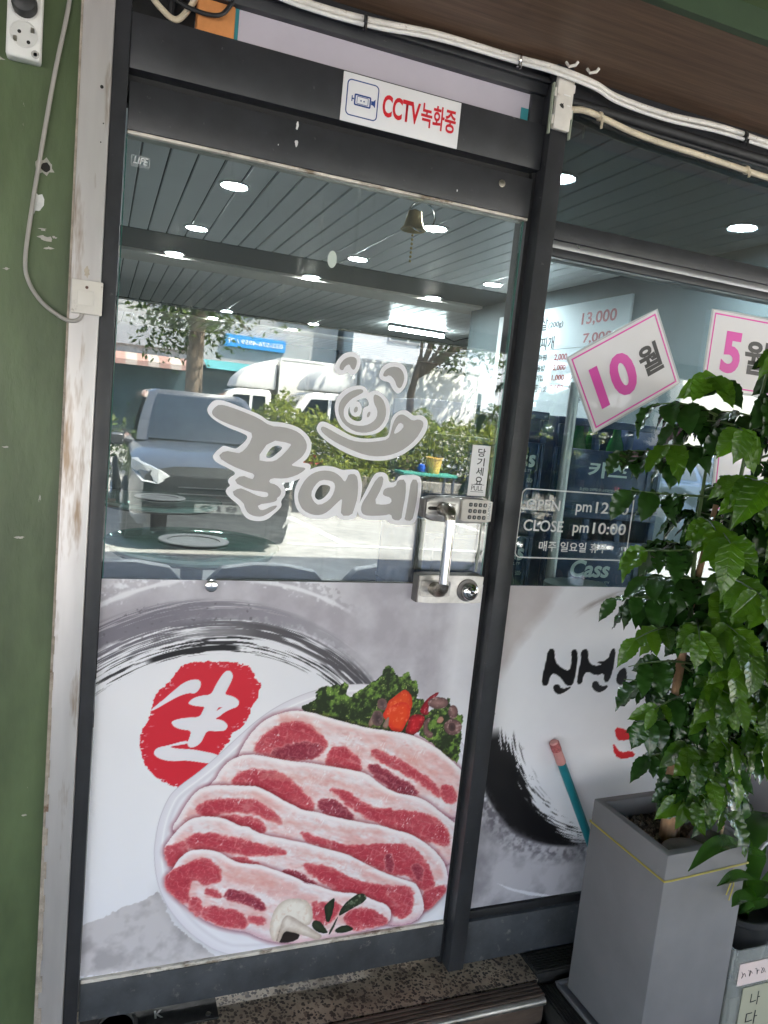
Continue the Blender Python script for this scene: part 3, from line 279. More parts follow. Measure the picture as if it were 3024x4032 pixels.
def paint_door(step=1.7):
    cv = Canvas(0, 916, 100, 1035, step); X, Z = cv.X, cv.Z
    white = (240, 239, 244); cv.C[:] = white
    g = fbm(X, Z, 260, 3); grain = fbm(X, Z, 9, 5)
    cv.C[:] = mixc(white, (231, 231, 239), np.clip(g*1.2-.3, 0, 1))
    # --- grey washes and the dry brush arc at the top
    c = (262., 440.)
    t, st, ins, th, r = brush_arc(cv, c, 425, 590, 0, 180, 11, None, None)
    cloud = fbm(X, Z, 60, 21, 5); speck = fbm(X, Z, 10, 22, 3)
    right = np.clip((X-440)/160., 0, 1)
    wash = np.clip((r-500)/18.+3*(speck-.5), 0, 1)*np.clip((640-r)/30.+4*(speck-.5), 0, 1)
    wash = np.maximum(wash, right*np.clip((Z-780+.55*(X-560))/90., 0, 1)*np.clip((Z-640)/110, 0, 1)*np.clip((885-X)/70, .35, 1))
    cv.C = mixc(cv.C, np.array((176, 171, 180)), np.clip(wash*(.80+.9*(cloud-.5)), 0, 1))
    outer = np.clip(1-abs(r-(598+10*vnoise(th/9., th*0, 7)))/(5+6*vnoise(th/3., r/30, 8)), 0, 1)
    cv.C = mixc(cv.C, np.array((238, 237, 243)), np.clip(outer*1.6, 0, 1)*.9*np.clip((th-58)/8, 0, 1))
    far = np.clip((r-612)/12., 0, 1)*np.clip((cloud-.35)*3, 0, 1)*(X < 330)
    cv.C = mixc(cv.C, np.array((196, 193, 200)), far*.75)
    band = lambda a, b, s: np.clip((r-a)/s, 0, 1)*np.clip((b-r)/s, 0, 1)
    q = np.clip((st-.36)*7, 0, 1)
    drift = (X-260)*.05
    mid = band(482+drift*.4, 556-drift*.9, 12)*np.clip(1.15-abs(th-125)/75, 0, 1)
    cv.C = mixc(cv.C, np.array((124, 120, 131))*1., np.clip(mid*(1.4-.5*cloud), 0, 1)*.96*np.clip(q+band(505, 535, 10), 0, 1))
    dark2 = band(462, 508, 9)*np.clip((105-th)/25, 0, 1)*np.clip((th-24)/12, 0, 1)
    cv.C = mixc(cv.C, np.array((84, 81, 86)), dark2*np.clip((st-.30)*6, 0, 1)*.95)
    dark3 = band(440, 520, 14)*np.clip((62-th)/16, 0, 1)*np.clip((th-18)/10, 0, 1)
    cv.C = mixc(cv.C, np.array((88, 85, 92)), dark3*np.clip((st-.33)*5, 0, 1)*.9)
    thin = band(424, 470, 6)*np.clip((st-.53)*11, 0, 1)
    cv.C = mixc(cv.C, np.array((44, 43, 47)), thin*.95)
    soft2 = band(455, 500, 12)*np.clip((st-.47)*9, 0, 1)*np.clip((th-85)/20, 0, 1)
    cv.C = mixc(cv.C, np.array((96, 93, 101)), soft2*.85)
    core = band(431, 446, 3.5)*np.clip((112-th)/4, 0, 1)*np.clip((th-84)/3, 0, 1)
    cv.C = mixc(cv.C, np.array((40, 39, 42)), np.clip(core*1.6, 0, 1))
    spot = np.clip((fbm(X, Z, 9, 31, 2)-.80)*16, 0, 1)*(r > 490)*(r < 600)*(th > 75)*(mid > .2)
    cv.C = mixc(cv.C, np.array((98, 95, 102)), spot*.6)
    # --- wash low on the sheet
    sl, d = cv.sd(TR['wash'], 0, 6, 10, 33)
    cl = fbm(X[sl], Z[sl], 45, 35); cv.put(sl, np.clip(d/2, 0, 1)*.95, mixc((201, 196, 199), (168, 163, 166), np.clip((cl-.48)*4, 0, 1)))
    # --- red seal with its syllable
    sl, d = cv.sd(TR['red'], 1, 3.4, 7, 44)
    d = d+2.5*(fbm(X[sl], Z[sl], 5, 45)-.5)*2
    fleck = np.clip((fbm(X[sl], Z[sl]*2.2, 8, 47, 2)-.69)*12, 0, 1)*np.clip(1-(d-2)/16., 0, 1)
    cv.put(sl, np.clip(d/1.+.5, 0, 1)*(1-fleck), (214, 44, 60))
    for k in ('s1', 's2', 's3'): cv.fill(TR[k], (233, 231, 238), .9, 2)
    cv.fill(TR['s2h'], (208, 50, 64), .8, 0)
    # --- plate
    sl, d = cv.sd(TR['plate'], 3, 0, margin=60)
    x, z = X[sl], Z[sl]
    cv.put(sl, np.clip(1+d/26, 0, 1)*(d < 0)*.22*np.clip((330-z)/80, 0, 1), (120, 116, 124))
    pc = mixc((226, 222, 231), (238, 236, 243), np.clip(d/22, 0, 1))
    pc = mixc(pc, (206, 200, 210), np.clip(1-abs(d-24)/7, 0, 1)*.45)
    pc = mixc(pc, (250, 249, 252), np.clip(1-abs(d-17)/3, 0, 1)*.8*np.clip((z-300)/60, 0, 1))
    pc = mixc(pc, (196, 188, 198), np.clip((d-34)/60, 0, 1)*.35*np.clip((360-z)/60, 0, 1))
    cv.put(sl, np.clip(d/.9+.5, 0, 1), pc)
    cv.put(sl, np.clip(1-abs(d-.8)/1.4, 0, 1)*.55, (172, 164, 176))
    # --- garnish
    def leafy(P, seed):
        sl, d = cv.sd(P, 1, 5, 9, seed); x, z = X[sl], Z[sl]
        a = fbm(x, z, 11, seed+3, 4); b = fbm(x, z, 26, seed+4, 3)
        cc = mixc((40, 52, 28), (112, 146, 62), np.clip((a-.40)*4.4, 0, 1)*np.clip((b-.32)*4+np.clip(1-d/16, 0, 1)*.8, .05, 1))
        cc = mixc(cc, (176, 194, 112), np.clip((vnoise(x/2.4, z/3, seed+6)-.74)*6, 0, 1)*np.clip((a-.45)*6, 0, 1))
        cv.put(sl, np.clip((d+4*(fbm(x, z, 4, seed+8)-.5))/.9+.5, 0, 1), cc)
    leafy(TR['lett'], 400); leafy(TR['lett2'], 420)
    def shaded(P, a, b, seed, hi=None, n=2, wob=1.2):
        sl, d = cv.sd(P, n, wob, 8, seed)
        if not d.size: return
        x, z = X[sl], Z[sl]; u = np.clip(d/13., 0, 1)
        cc = mixc(b, a, np.clip(u*.9+.7*(fbm(x, z, 14, seed+2)-.4), 0, 1))
        if hi: cc = mixc(cc, hi, np.clip((fbm(x, z, 7, seed+3)-.6)*7, 0, 1)*.8)
        cv.put(sl, np.clip(d/.9+.5, 0, 1), cc)
    shaded(TR['pep1'], (232, 84, 36), (206, 52, 30), 440, (246, 130, 90))
    shaded(TR['pep2'], (236, 78, 34), (222, 48, 34), 445, (248, 120, 88))
    shaded(TR['pep3'], (196, 30, 40), (120, 16, 30), 450, (226, 80, 84)); shaded(TR['pep4'], (190, 24, 42), (110, 14, 28), 452, (236, 200, 204))
    for k, s in (('mu7', 470), ('mu9', 471)): shaded(TR[k], (196, 168, 150), (140, 110, 100), s)
    for k, s in (('mu1', 460), ('mu2', 461), ('mu3', 462), ('mu4', 463)): shaded(TR[k], (150, 112, 108), (92, 66, 66), s, (196, 162, 158))
    shaded(TR['mu3h'], (52, 38, 38), (92, 66, 66), 464); shaded(TR['mu5'], (86, 66, 68), (120, 92, 90), 465, (140, 116, 114)); shaded(TR['mu6'], (70, 54, 56), (126, 98, 94), 466, (130, 108, 106)); shaded(TR['mu8'], (206, 170, 150), (170, 120, 104), 467)
    leafy(TR['lett3'], 430)
    meat(cv)
    # --- mushroom slice and leaves at the foot
    sl, d = cv.sd(TR['mdark'], 1); cv.put(sl, np.clip(d/1.2+.5, 0, 1), (46, 38, 36))
    shaded(TR['mush'], (240, 232, 222), (206, 188, 174), 480, (226, 206, 190)); shaded(TR['mush2'], (234, 224, 214), (186, 166, 152), 484)
    for k, P in enumerate(TR['lf']): shaded(P, (58, 70, 50), (34, 42, 32), 490+k, (150, 166, 140) if k == 1 else None)
    return cv
def paint_window(step=2.6):
    cv = Canvas(976, 1900, 122, 1034, step); X, Z = cv.X, cv.Z
    cl = fbm(X, Z, 150, 503, 5); sp = fbm(X, Z, 12, 505, 3)
    cv.C[:] = mixc((236, 235, 240), (226, 225, 232), np.clip(cl*1.4-.3, 0, 1))
    c = (1410., 690.)
    r = np.hypot(X-c[0], Z-c[1]); th = np.degrees(np.arctan2(Z-c[1], X-c[0])) % 360
    # broad washes above
    up = np.clip((r-400+60*(cl-.5))/30., 0, 1)*np.clip((Z-740)/90, 0, 1)
    cv.C = mixc(cv.C, np.array((184, 174, 174)), up*(.55+.6*(cl-.4)))
    st = .55*vnoise(r/2.4, th/6., 511)+.3*vnoise(r/6., th/11., 512)+.15*vnoise(r/1.6, th/1.5, 513)
    br = np.clip(1-abs(r-330)/12, 0, 1)*np.clip((128-th)/10, 0, 1)*np.clip((th-60)/20, 0, 1)*np.clip((st-.3)*4, 0, 1)
    cv.C = mixc(cv.C, np.array((168, 160, 160)), br*.9)
    low = np.clip((r-418-30*(cl-.5)*2)/25., 0, 1)*np.clip((420-Z)/60., 0, 1)
    cv.C = mixc(cv.C, mixc((190, 187, 193), (150, 147, 154), np.clip((fbm(X, Z, 60, 520, 6)-.42)*3., 0, 1)), low*.95)
    w = np.clip((th-186)/8, 0, 1)*np.clip((300-th)/10, 0, 1)
    rin = np.interp(th, [180, 200, 215, 240, 262, 290], [372, 325, 318, 338, 384, 402]); rout = np.interp(th, [180, 200, 230, 262, 290], [436, 478, 474, 430, 420])
    m = np.clip((r-rin)/20, 0, 1)*np.clip((rout-r)/16, 0, 1)*w
    cv.C = mixc(cv.C, np.array((24, 23, 25)), np.clip(m*1.5, 0, 1)*np.clip((st-.60+.75*np.clip((r-rin-30)/52, 0, 1))*8, 0, 1))
    hz = np.clip((r-rout+24)/20, 0, 1)*np.clip((rout+60-r)/44, 0, 1)*w*np.clip((sp-.36)*3, 0, 1)
    cv.C = mixc(cv.C, np.array((94, 90, 98)), hz*.8)
    for k in ('blob1', 'blob2'):
        sl, d = cv.sd(TR[k], 1, 7, 6, 530); d = d+4*(fbm(X[sl], Z[sl], 5, 533)-.5)*2
        cv.put(sl, np.clip(d/1.5+.5, 0, 1), (22, 21, 23))
    sl, d = cv.sd(TR['scratch'], 0, 1.5, 5, 540); cv.put(sl, np.clip(d/1.2+.7, 0, 1), (228, 227, 233))
    for P in TR['t_sin']: cv.fill(P, (24, 23, 25), 1.4, 1)
    for P in TR['t_red']: cv.fill(P, (212, 34, 44), 1.4, 1, 1.5, 7)
    return cv
# ================================================================== materials
g_paint = mat('green_wall_paint', (.084, .118, .054), .40, var=.34, vscale=7., bump=.45, bscale=38., spots=((.34, .34, .29), 46., .715, .76), rvar=.1, stretch=(1, 1, .35))
g_soffit = mat('green_soffit_paint', (.105, .150, .062), .55, var=.12, vscale=3., bump=.15, bscale=40.)
g_dark = mat('dark_green_paint', (.035, .06, .03), .5, var=.2, vscale=6.)
brown = mat('brown_board', (.135, .080, .050), .5, var=.35, vscale=9., stretch=(.5, 14, 1), bump=.12, bscale=60., rvar=.1)
alu = mat('dark_anodised_frame', (.030, .031, .035), .38, metal=.0, var=.22, vscale=14., bump=.06, bscale=300., rvar=.14, spots=((.12, .12, .12), 48., .66, .76))
alu_low = mat('worn_lit_frame', (.050, .054, .060), .5, var=.35, vscale=11., bump=.15, bscale=160., rvar=.15, spots=((.17, .16, .15), 38., .60, .74))  # worn lower frame, base colour lifted in place of ground bounce light
black_gap = mat('black_rubber', (.012, .012, .013), .6, var=.3, vscale=60.)
steel = mat('brushed_steel', (.66, .63, .62), .40, metal=.55, var=.14, vscale=7., rvar=.12, stretch=(1.6, 1.6, .22), bump=.04, bscale=500., spots=((.34, .25, .18), 11., .57, .70))
chrome = mat('chrome', (.74, .72, .70), .14, metal=1., rvar=.06, vscale=40.)
worn_chrome = mat('worn_chrome', (.33, .30, .26), .32, metal=1., var=.4, vscale=120., rvar=.15)
lock_metal = mat('lock_grey_metal', (.40, .385, .37), .36, metal=.75, var=.12, vscale=50., rvar=.1)
lock_dark = mat('lock_dark_metal', (.16, .15, .145), .4, metal=.6, var=.2, vscale=50.)
keypad_mat = mat('keypad_cream', (.66, .62, .56), .4, var=.06, vscale=60.)
white_pl = mat('white_plastic', (.78, .77, .74), .42, var=.05, vscale=20., spots=((.55, .50, .42), 60., .70, .78))
old_pl = mat('aged_white_plastic', (.70, .66, .60), .5, var=.10, vscale=14., spots=((.36, .31, .25), 46., .62, .72))
cream = mat('cream_cable', (.66, .57, .42), .5, var=.18, vscale=25., spots=((.35, .27, .17), 90., .62, .72))
dirty_white = mat('dirty_white_cable', (.70, .67, .62), .5, var=.15, vscale=30., spots=((.30, .22, .15), 60., .60, .72))
grey_cable = mat('grey_cable', (.36, .34, .31), .55, var=.1, vscale=20.)
bead = mat('yellowed_bead', (.60, .55, .48), .5, var=.25, vscale=30., spots=((.22, .17, .12), 38., .52, .64), bump=.2, bscale=150., stretch=(.5, 1, 1))
ink_blue = mat('blue_ink', lin((28, 62, 130)), .4); ink_red = mat('red_ink', lin((206, 30, 44)), .4); ink_black = mat('black_ink', (.012, .012, .013), .45)
ink_pink = mat('pink_ink', lin((226, 84, 178)), .35); sheet_white = mat('white_sheet', (.80, .79, .80), .32, var=.03, vscale=8.)
lam = mat('laminated_card', (.80, .78, .80), .22, var=.03, vscale=6., bump=.03, bscale=18., coat=.4)
vinyl_w = mat('white_vinyl', (.88, .87, .90), .45, var=.03, vscale=10.); vinyl_g = mat('grey_vinyl', (.37, .355, .345), .42, var=.10, vscale=5., metal=.15)
terr = None
def glass_mat(name, base, tint, grime, haze=.012):
    m = bpy.data.materials.new(name); m.use_nodes = True; t = m.node_tree; n = t.nodes; n.clear()
    out = n.new('ShaderNodeOutputMaterial'); tr = n.new('ShaderNodeBsdfTransparent'); tr.inputs[0].default_value = (*tint, 1)
    gl = n.new('ShaderNodeBsdfGlossy'); gl.inputs['Roughness'].default_value = 0.; gl.inputs[0].default_value = (.96, .99, .98, 1)
    fr = n.new('ShaderNodeFresnel'); gb_ = n.new('ShaderNodeNewGeometry'); io = n.new('ShaderNodeMapRange')
    io.inputs[3].default_value = 1.5; io.inputs[4].default_value = 1/1.5; t.links.new(gb_.outputs['Backfacing'], io.inputs[0]); t.links.new(io.outputs[0], fr.inputs[0])  # same gloss on both faces of the sheet
    ad = n.new('ShaderNodeMath'); ad.operation = 'ADD'; ad.inputs[1].default_value = base; t.links.new(fr.outputs[0], ad.inputs[0])
    mx = n.new('ShaderNodeMixShader'); t.links.new(ad.outputs[0], mx.inputs[0]); t.links.new(tr.outputs[0], mx.inputs[1]); t.links.new(gl.outputs[0], mx.inputs[2])
    # grime: run marks, wiped smears, dust
    g = n.new('ShaderNodeNewGeometry'); mp = n.new('ShaderNodeMapping'); mp.inputs['Scale'].default_value = (40, 1, 2.2); t.links.new(g.outputs['Position'], mp.inputs[0])
    nz = n.new('ShaderNodeTexNoise'); nz.inputs['Scale'].default_value = 1.; nz.inputs['Detail'].default_value = 5; nz.inputs['Roughness'].default_value = .65; t.links.new(mp.outputs[0], nz.inputs['Vector'])
    n2 = n.new('ShaderNodeTexNoise'); n2.inputs['Scale'].default_value = 6.; n2.inputs['Detail'].default_value = 6; t.links.new(g.outputs['Position'], n2.inputs['Vector'])
    r1 = n.new('ShaderNodeMapRange'); r1.inputs[1].default_value = .57; r1.inputs[2].default_value = .72; t.links.new(nz.outputs[0], r1.inputs[0])
    r2 = n.new('ShaderNodeMapRange'); r2.inputs[1].default_value = .42; r2.inputs[2].default_value = .66; t.links.new(n2.outputs[0], r2.inputs[0])
    mu = n.new('ShaderNodeMath'); mu.operation = 'MULTIPLY'; t.links.new(r1.outputs[0], mu.inputs[0]); t.links.new(r2.outputs[0], mu.inputs[1])
    m2 = n.new('ShaderNodeMath'); m2.operation = 'MULTIPLY_ADD'; t.links.new(mu.outputs[0], m2.inputs[0]); m2.inputs[1].default_value = grime; m2.inputs[2].default_value = haze
    df = n.new('ShaderNodeBsdfDiffuse'); df.inputs[0].default_value = (.62, .63, .6, 1)
    mz = n.new('ShaderNodeMixShader'); t.links.new(m2.outputs[0], mz.inputs[0]); t.links.new(mx.outputs[0], mz.inputs[1]); t.links.new(df.outputs[0], mz.inputs[2])
    t.links.new(mz.outputs[0], out.inputs[0]); return m
glass_door = glass_mat('door_glass', .050, (.87, .905, .895), .26, .014)
glass_win = glass_mat('window_glass', .050, (.84, .91, .92), .07); glass_top = glass_mat('darkened_glass', .045, (.27, .32, .34), .05)  # upper pane: tint added so the ceiling shows fainter through it
glass_side = mat('green_glass_edge', (.05, .16, .13), .12, spec=.6)
def print_mat(name):
    m = bpy.data.materials.new(name); m.use_nodes = True; t = m.node_tree; p = t.nodes['Principled BSDF']
    a = t.nodes.new('ShaderNodeAttribute'); a.attribute_name = 'ink'; t.links.new(a.outputs['Color'], p.inputs['Base Color']); p.inputs['Roughness'].default_value = .38
    p.inputs['Specular IOR Level'].default_value = .35
    return m
def printed_sheet(name, cv, y, m, parent):
    nz, nx, _ = cv.C.shape; co = np.zeros((nz, nx, 3)); co[..., 0] = cv.X/1000; co[..., 1] = y; co[..., 2] = cv.Z/1000
    idx = np.arange(nz*nx).reshape(nz, nx); q = np.stack([idx[:-1, :-1], idx[:-1, 1:], idx[1:, 1:], idx[1:, :-1]], -1).reshape(-1, 4)
    me = bpy.data.meshes.new(name); me.vertices.add(nz*nx); me.vertices.foreach_set('co', co.ravel()); me.loops.add(q.size); me.loops.foreach_set('vertex_index', q.ravel())
    me.polygons.add(len(q)); me.polygons.foreach_set('loop_start', np.arange(0, q.size, 4)); me.update(calc_edges=True)
    c = np.clip(cv.C.reshape(-1, 3)/255, 0, 1); c = np.where(c <= .04045, c/12.92, ((c+.055)/1.055)**2.4)*1.0
    at = me.color_attributes.new('ink', 'FLOAT_COLOR', 'POINT'); at.data.foreach_set('color', np.concatenate([c, np.ones((len(c), 1))], 1).astype(np.float32).ravel())
    me.materials.append(m); o = bpy.data.objects.new(name, me); COL.objects.link(o); o.parent = parent; return o
def mm(k): return [(a/1000, b/1000) for a, b in TR[k]]
# ================================================================== ground, steps, walls
pave = mat('pale_asphalt', (.30, .295, .28), .9, var=.22, vscale=9., bump=.5, bscale=60., spots=((.20, .195, .185), 1.3, .5, .7))  # the asphalt's own pale weathered tone
o = MB(); N = 40
o.grid([[(-60+120*i/N, -80+79.88*j/N, -.20) for i in range(N+1)] for j in range(N+1)][::-1])
ground = struct(o.build('ground', pave), 'pale weathered parking lot surface in front of the shop')
paint_line = mat('worn_line_paint', (.72, .72, .69), .8, var=.2, vscale=20., spots=((.32, .31, .30), 18., .55, .66))
def lot_line(pts, w_=.06):
    b = MB()
    for (x0, y0), (x1, y1) in zip(pts[:-1], pts[1:]):
        d = Vector((x1-x0, y1-y0)).normalized(); nn = Vector((-d.y, d.x))*w_
        b.add([(x0-nn.x, y0-nn.y, -.195), (x1-nn.x, y1-nn.y, -.195), (x1+nn.x, y1+nn.y, -.195), (x0+nn.x, y0+nn.y, -.195)], [(0, 1, 2, 3)])
    return b.build('parking_line', paint_line, ground)
lot_line([(2.66, -10.2), (2.98, -7.2)]); lot_line([(2.2, -7.15), (6.2, -7.0)], .05); lot_line([(5.6, -10.2), (5.9, -7.1)]); lot_line([(-.4, -10.2), (-.1, -7.2)])
# terrazzo landing
tm = bpy.data.materials.new('terrazzo'); tm.use_nodes = True; t = tm.node_tree; n = t.nodes; p = n['Principled BSDF']; p.inputs['Roughness'].default_value = .45
g = n.new('ShaderNodeNewGeometry'); vo = n.new('ShaderNodeTexVoronoi'); vo.inputs['Scale'].default_value = 118; vo.inputs['Randomness'].default_value = 1
wn = n.new('ShaderNodeTexNoise'); wn.inputs['Scale'].default_value = 60; mxv = n.new('ShaderNodeMix'); mxv.data_type = 'VECTOR'; mxv.inputs[0].default_value = .012
t.links.new(g.outputs['Position'], mxv.inputs[4]); t.links.new(g.outputs['Position'], wn.inputs['Vector']); t.links.new(wn.outputs['Color'], mxv.inputs[5]); t.links.new(mxv.outputs[1], vo.inputs['Vector'])
sep = n.new('ShaderNodeSeparateColor'); t.links.new(vo.outputs['Color'], sep.inputs[0])
cr = n.new('ShaderNodeValToRGB'); e = cr.color_ramp; e.interpolation = 'CONSTANT'
e.elements[0].position = 0; e.elements[0].color = (*lin((58, 48, 40)), 1); e.elements[1].position = .34; e.elements[1].color = (*lin((96, 80, 66)), 1)
for ps, cc in ((.55, (120, 102, 86)), (.68, (70, 58, 50)), (.80, (168, 148, 126))): k = e.elements.new(ps); k.color = (*lin(cc), 1)
t.links.new(sep.outputs[0], cr.inputs[0])
sz = n.new('ShaderNodeMath'); sz.operation = 'MULTIPLY_ADD'; sz.inputs[1].default_value = .34; sz.inputs[2].default_value = .34; t.links.new(sep.outputs[1], sz.inputs[0])
ls = n.new('ShaderNodeMath'); ls.operation = 'LESS_THAN'; t.links.new(vo.outputs['Distance'], ls.inputs[0]); t.links.new(sz.outputs[0], ls.inputs[1])
mb = n.new('ShaderNodeMix'); mb.data_type = 'RGBA'; mb.inputs[6].default_value = (*lin((176, 158, 136)), 1); t.links.new(ls.outputs[0], mb.inputs[0]); t.links.new(cr.outputs[0], mb.inputs[7])
dn = n.new('ShaderNodeTexNoise'); dn.inputs['Scale'].default_value = 9; dn.inputs['Detail'].default_value = 5; t.links.new(g.outputs['Position'], dn.inputs['Vector'])
dr = n.new('ShaderNodeMapRange'); dr.inputs[1].default_value = .40; dr.inputs[2].default_value = .70; dr.inputs[4].default_value = .6; t.links.new(dn.outputs[0], dr.inputs[0])
md = n.new('ShaderNodeMix'); md.data_type = 'RGBA'; md.inputs[7].default_value = (*lin((62, 50, 40)), 1); t.links.new(dr.outputs[0], md.inputs[0]); t.links.new(mb.outputs[2], md.inputs[6]); t.links.new(md.outputs[2], p.inputs['Base Color'])
landing = struct(MB().box(-1.6, 1.162, -.118, .12, -.20, -.030).build('landing', tm), 'speckled brown terrazzo door step')
nose_m = mat('brown_nosing', (.085, .058, .042), .6, var=.4, vscale=40., bump=.3, bscale=150., stretch=(.3, 1, 1)); edge_m = mat('steel_edge', (.42, .40, .37), .42, metal=.9, var=.3, vscale=25., spots=((.10, .07, .05), 30., .55, .68), stretch=(.4, 1, 1))
for i in range(4): MB().box(-1.6, 1.150, -.134-.0125*i, -.1245-.0125*i, -.045, -.0275).build('nosing_rib', nose_m, landing, bevel=.002)
MB().box(-1.6, 1.150, -.1705, -.1185, -.2, -.036).build('nosing_base', nose_m, landing)
MB().tube([(-1.6, -.178, -.040), (1.145, -.178, -.040)], .010, 10).build('nosing_edge', edge_m, landing, smooth=True)
lower_m = mat('dirty_concrete', (.050, .042, .036), .8, var=.4, vscale=14., bump=.4, bscale=70.)
struct(MB().box(-1.6, 2.6, -.62, -.1885, -.2, -.105).build('lower_step', lower_m), 'dark dirty concrete step below the terrazzo')
plate_m = mat('floor_plate', (.035, .034, .033), .5, metal=.6, var=.35, vscale=40., rvar=.15, spots=((.18, .16, .14), 45., .64, .74))
pl = thing('floor_hinge_cover', 'dark steel floor hinge cover plate under the door corner', 'hinge cover', (.16, -.01, -.028))
MB().box(-.155, .156, -.034, .05, -.002, .004).build('plate', plate_m, pl, bevel=.0015)
text_mesh('K', mat('pale_stamp', (.40, .39, .36), .6), (.010, .030, -.004, .020), .0046, bold=.03, plane='xy', name='stamped_letter', parent=pl)
MB().lathe([(.006, .004), (.006, .0062), (.003, .0066)], (.132, -.02, 0)).build('screw', worn_chrome, pl, smooth=True)
MB().lathe([(.046, .004), (.047, .009), (.038, .010), (.036, .004)], (-.075, -.004, 0), n=28).build('pivot_ring', mat('worn_black_ring', (.06, .055, .05), .5, var=.5, vscale=80.), pl, smooth=True)
# black ribbed step pads
rib_m = mat('black_ribbed_rubber', (.017, .015, .013), .62, var=.5, vscale=30., spots=((.07, .055, .04), 26., .58, .70), bump=.2, bscale=120.)
def pad(name, label, x0, x1, y0, y1, zt, ribs_along_x):
    q = thing(name, label, 'step pad', ((x0+x1)/2, (y0+y1)/2, -.2)); cx, cyy = (x0+x1)/2, (y0+y1)/2
    MB().box(x0-cx, x1-cx, y0-cyy, y1-cyy, 0, zt+.2-.004).build('base', rib_m, q, bevel=.003)
    b = MB()
    if ribs_along_x:
        k = y0+.006
        while k < y1-.006: b.box(x0-cx+.004, x1-cx-.004, k-cyy, k-cyy+.0045, zt+.2-.0045, zt+.2); k += .0092
    else:
        k = x0+.006
        while k < x1-.006: b.box(k-cx, k-cx+.0045, y0-cyy+.004, y1-cyy-.004, zt+.2-.0045, zt+.2); k += .0092
    r = b.build('ribs', rib_m, q); r['kind'] = 'stuff'; return q
pad('step_pad', 'black ribbed step pad against the window sill', 1.166, 2.1, -.104, -.024, -.024, True)
pad('step_pad', 'black ribbed step pad under the grey planter', 1.166, 2.1, -.60, -.112, -.052, False)
# green wall at the side of the door
gw = tag(MB().box(-2.6, -.0905, -.012, .25, -.2, 2.34).build('green_wall', g_paint), 'green painted rough wall beside the steel trim', 'wall')
struct(MB().box(2.95, 7., -.012, .25, -.2, 2.34).build('shop_end_wall', g_paint), 'green painted wall beyond the window')
hole_m = mat('chipped_plaster', (.42, .40, .36), .9, var=.2, vscale=90.)
def blob(c, r, seed, n=14, a=.35, sx=1., sz=1.):
    rr = random.Random(seed); return [(c[0]+sx*r*(1+a*(rr.random()-.5)*2)*math.cos(2*math.pi*i/n), c[1]+sz*r*(1+a*(rr.random()-.5)*2)*math.sin(2*math.pi*i/n)) for i in range(n)]
MB().prism(blob((-.1415, 1.838), .015, 3), -.0128, -.011).build('plaster_chip', hole_m, gw)
MB().prism(blob((-.140, 1.838), .0085, 4, a=.15), -.0134, -.011).build('bore_hole', mat('deep_hole', (.02, .018, .016), .9), gw)
MB().prism(blob((-.152, 1.768), .013, 5, a=.45, sx=.8, sz=1.4), -.0128, -.011).build('plaster_chip', mat('white_filler', (.70, .70, .68), .8, var=.1, vscale=80.), gw)
for i, (a, b_, r) in enumerate(((-.135, 1.708, .006), (-.128, 1.69, .004), (-.12, 1.712, .003), (-.141, 1.724, .0035), (-.20, 1.64, .003), (-.226, 2.012, .004), (-.19, 1.30, .003), (-.16, 1.12, .004), (-.2, .93, .0025), (-.13, .52, .003))):
    MB().prism(blob((a, b_), r, 10+i, a=.6, sx=1.8, sz=.7), -.0127, -.011).build('plaster_chip', hole_m, gw)
# steel trim
tr = thing('steel_trim', 'tall brushed steel trim strip with rust stains beside the door', 'trim', (-.06, 0, -.03))
MB().prism([(-.0285, -.026), (.0265, -.026), (.0285, -.022), (.0285, .03), (-.0285, .03)], 0, 2.31, 'xy').build('cover', steel, tr, bevel=.0012)
cap = mat('old_caulk', (.34, .29, .24), .8, var=.3, vscale=40., spots=((.16, .09, .06), 14., .60, .72), bump=.5, bscale=120.)
b = MB()
for i in range(60):
    z = .02+2.28*i/59; ww = .0012+.011*abs(math.sin(i*1.7))*max(0, 1-z/1.1)
    b.box(-.0285-.002, -.0285+.001+ww, -.0272, -.010, z, z+2.28/59)
b.build('caulk', cap, tr)
for z, dx, r in ((2.03, .012, .0032), (1.965, .018, .0012), (1.93, .015, .0012)): MB().lathe([(r, 0), (r, -.001)], (dx, -.0262, z), 'y', 12).build('screw_hole', MATS['deep_hole'], tr)
MB().prism(blob((.002, 1.685), .008, 31, a=.4, sx=.7, sz=1.2), -.0268, -.026).build('tape_scrap', mat('paper_scrap', (.48, .42, .34), .8, var=.1, vscale=80.), tr)
# ================================================================== storefront frame
fr = thing('shop_front', 'dark metal shop front frame with glazed window and printed film', 'shop front', (.95, 0, -.03))
def F(name, b, m, bev=.0015, parent=None, smooth=False):
    o = b.build(name, m, parent or fr, bevel=bev, smooth=smooth); o.location = (-.95, 0, .03) if (parent is None) else (0, 0, 0); return o
F('jamb', MB().box(-.0312, -.002, -.018, .07, -.03, 2.285), alu)
F('post', MB().box(.930, .976, -.036, .07, -.031, 2.285), alu, .002)
F('post_stop', MB().box(.9185, .9295, .004, .06, -.03, 2.05), black_gap, 0)
F('head_rail', MB().box(-.0015, .9285, -.014, .06, 2.052, 2.154), alu)
F('head_gap', MB().box(-.0015, .9285, .02, .055, 2.0, 2.0515), black_gap, 0)
F('top_frame', MB().box(-.0015, .9285, -.006, .06, 2.224, 2.2845), alu)
F('top_frame_lip', MB().box(-.0015, .9285, -.020, -.0065, 2.246, 2.256), alu)
F('side_frame', MB().box(.893, .9284, .004, .055, 2.1545, 2.2235), alu)
lav = mat('lavender_panel', (.50, .46, .52), .5, var=.05, vscale=6.); teal = mat('teal_print', (.03, .22, .25), .5)
F('upper_panel', MB().box(.204, .8925, .012, .02, 2.1545, 2.2235), lav, 0)
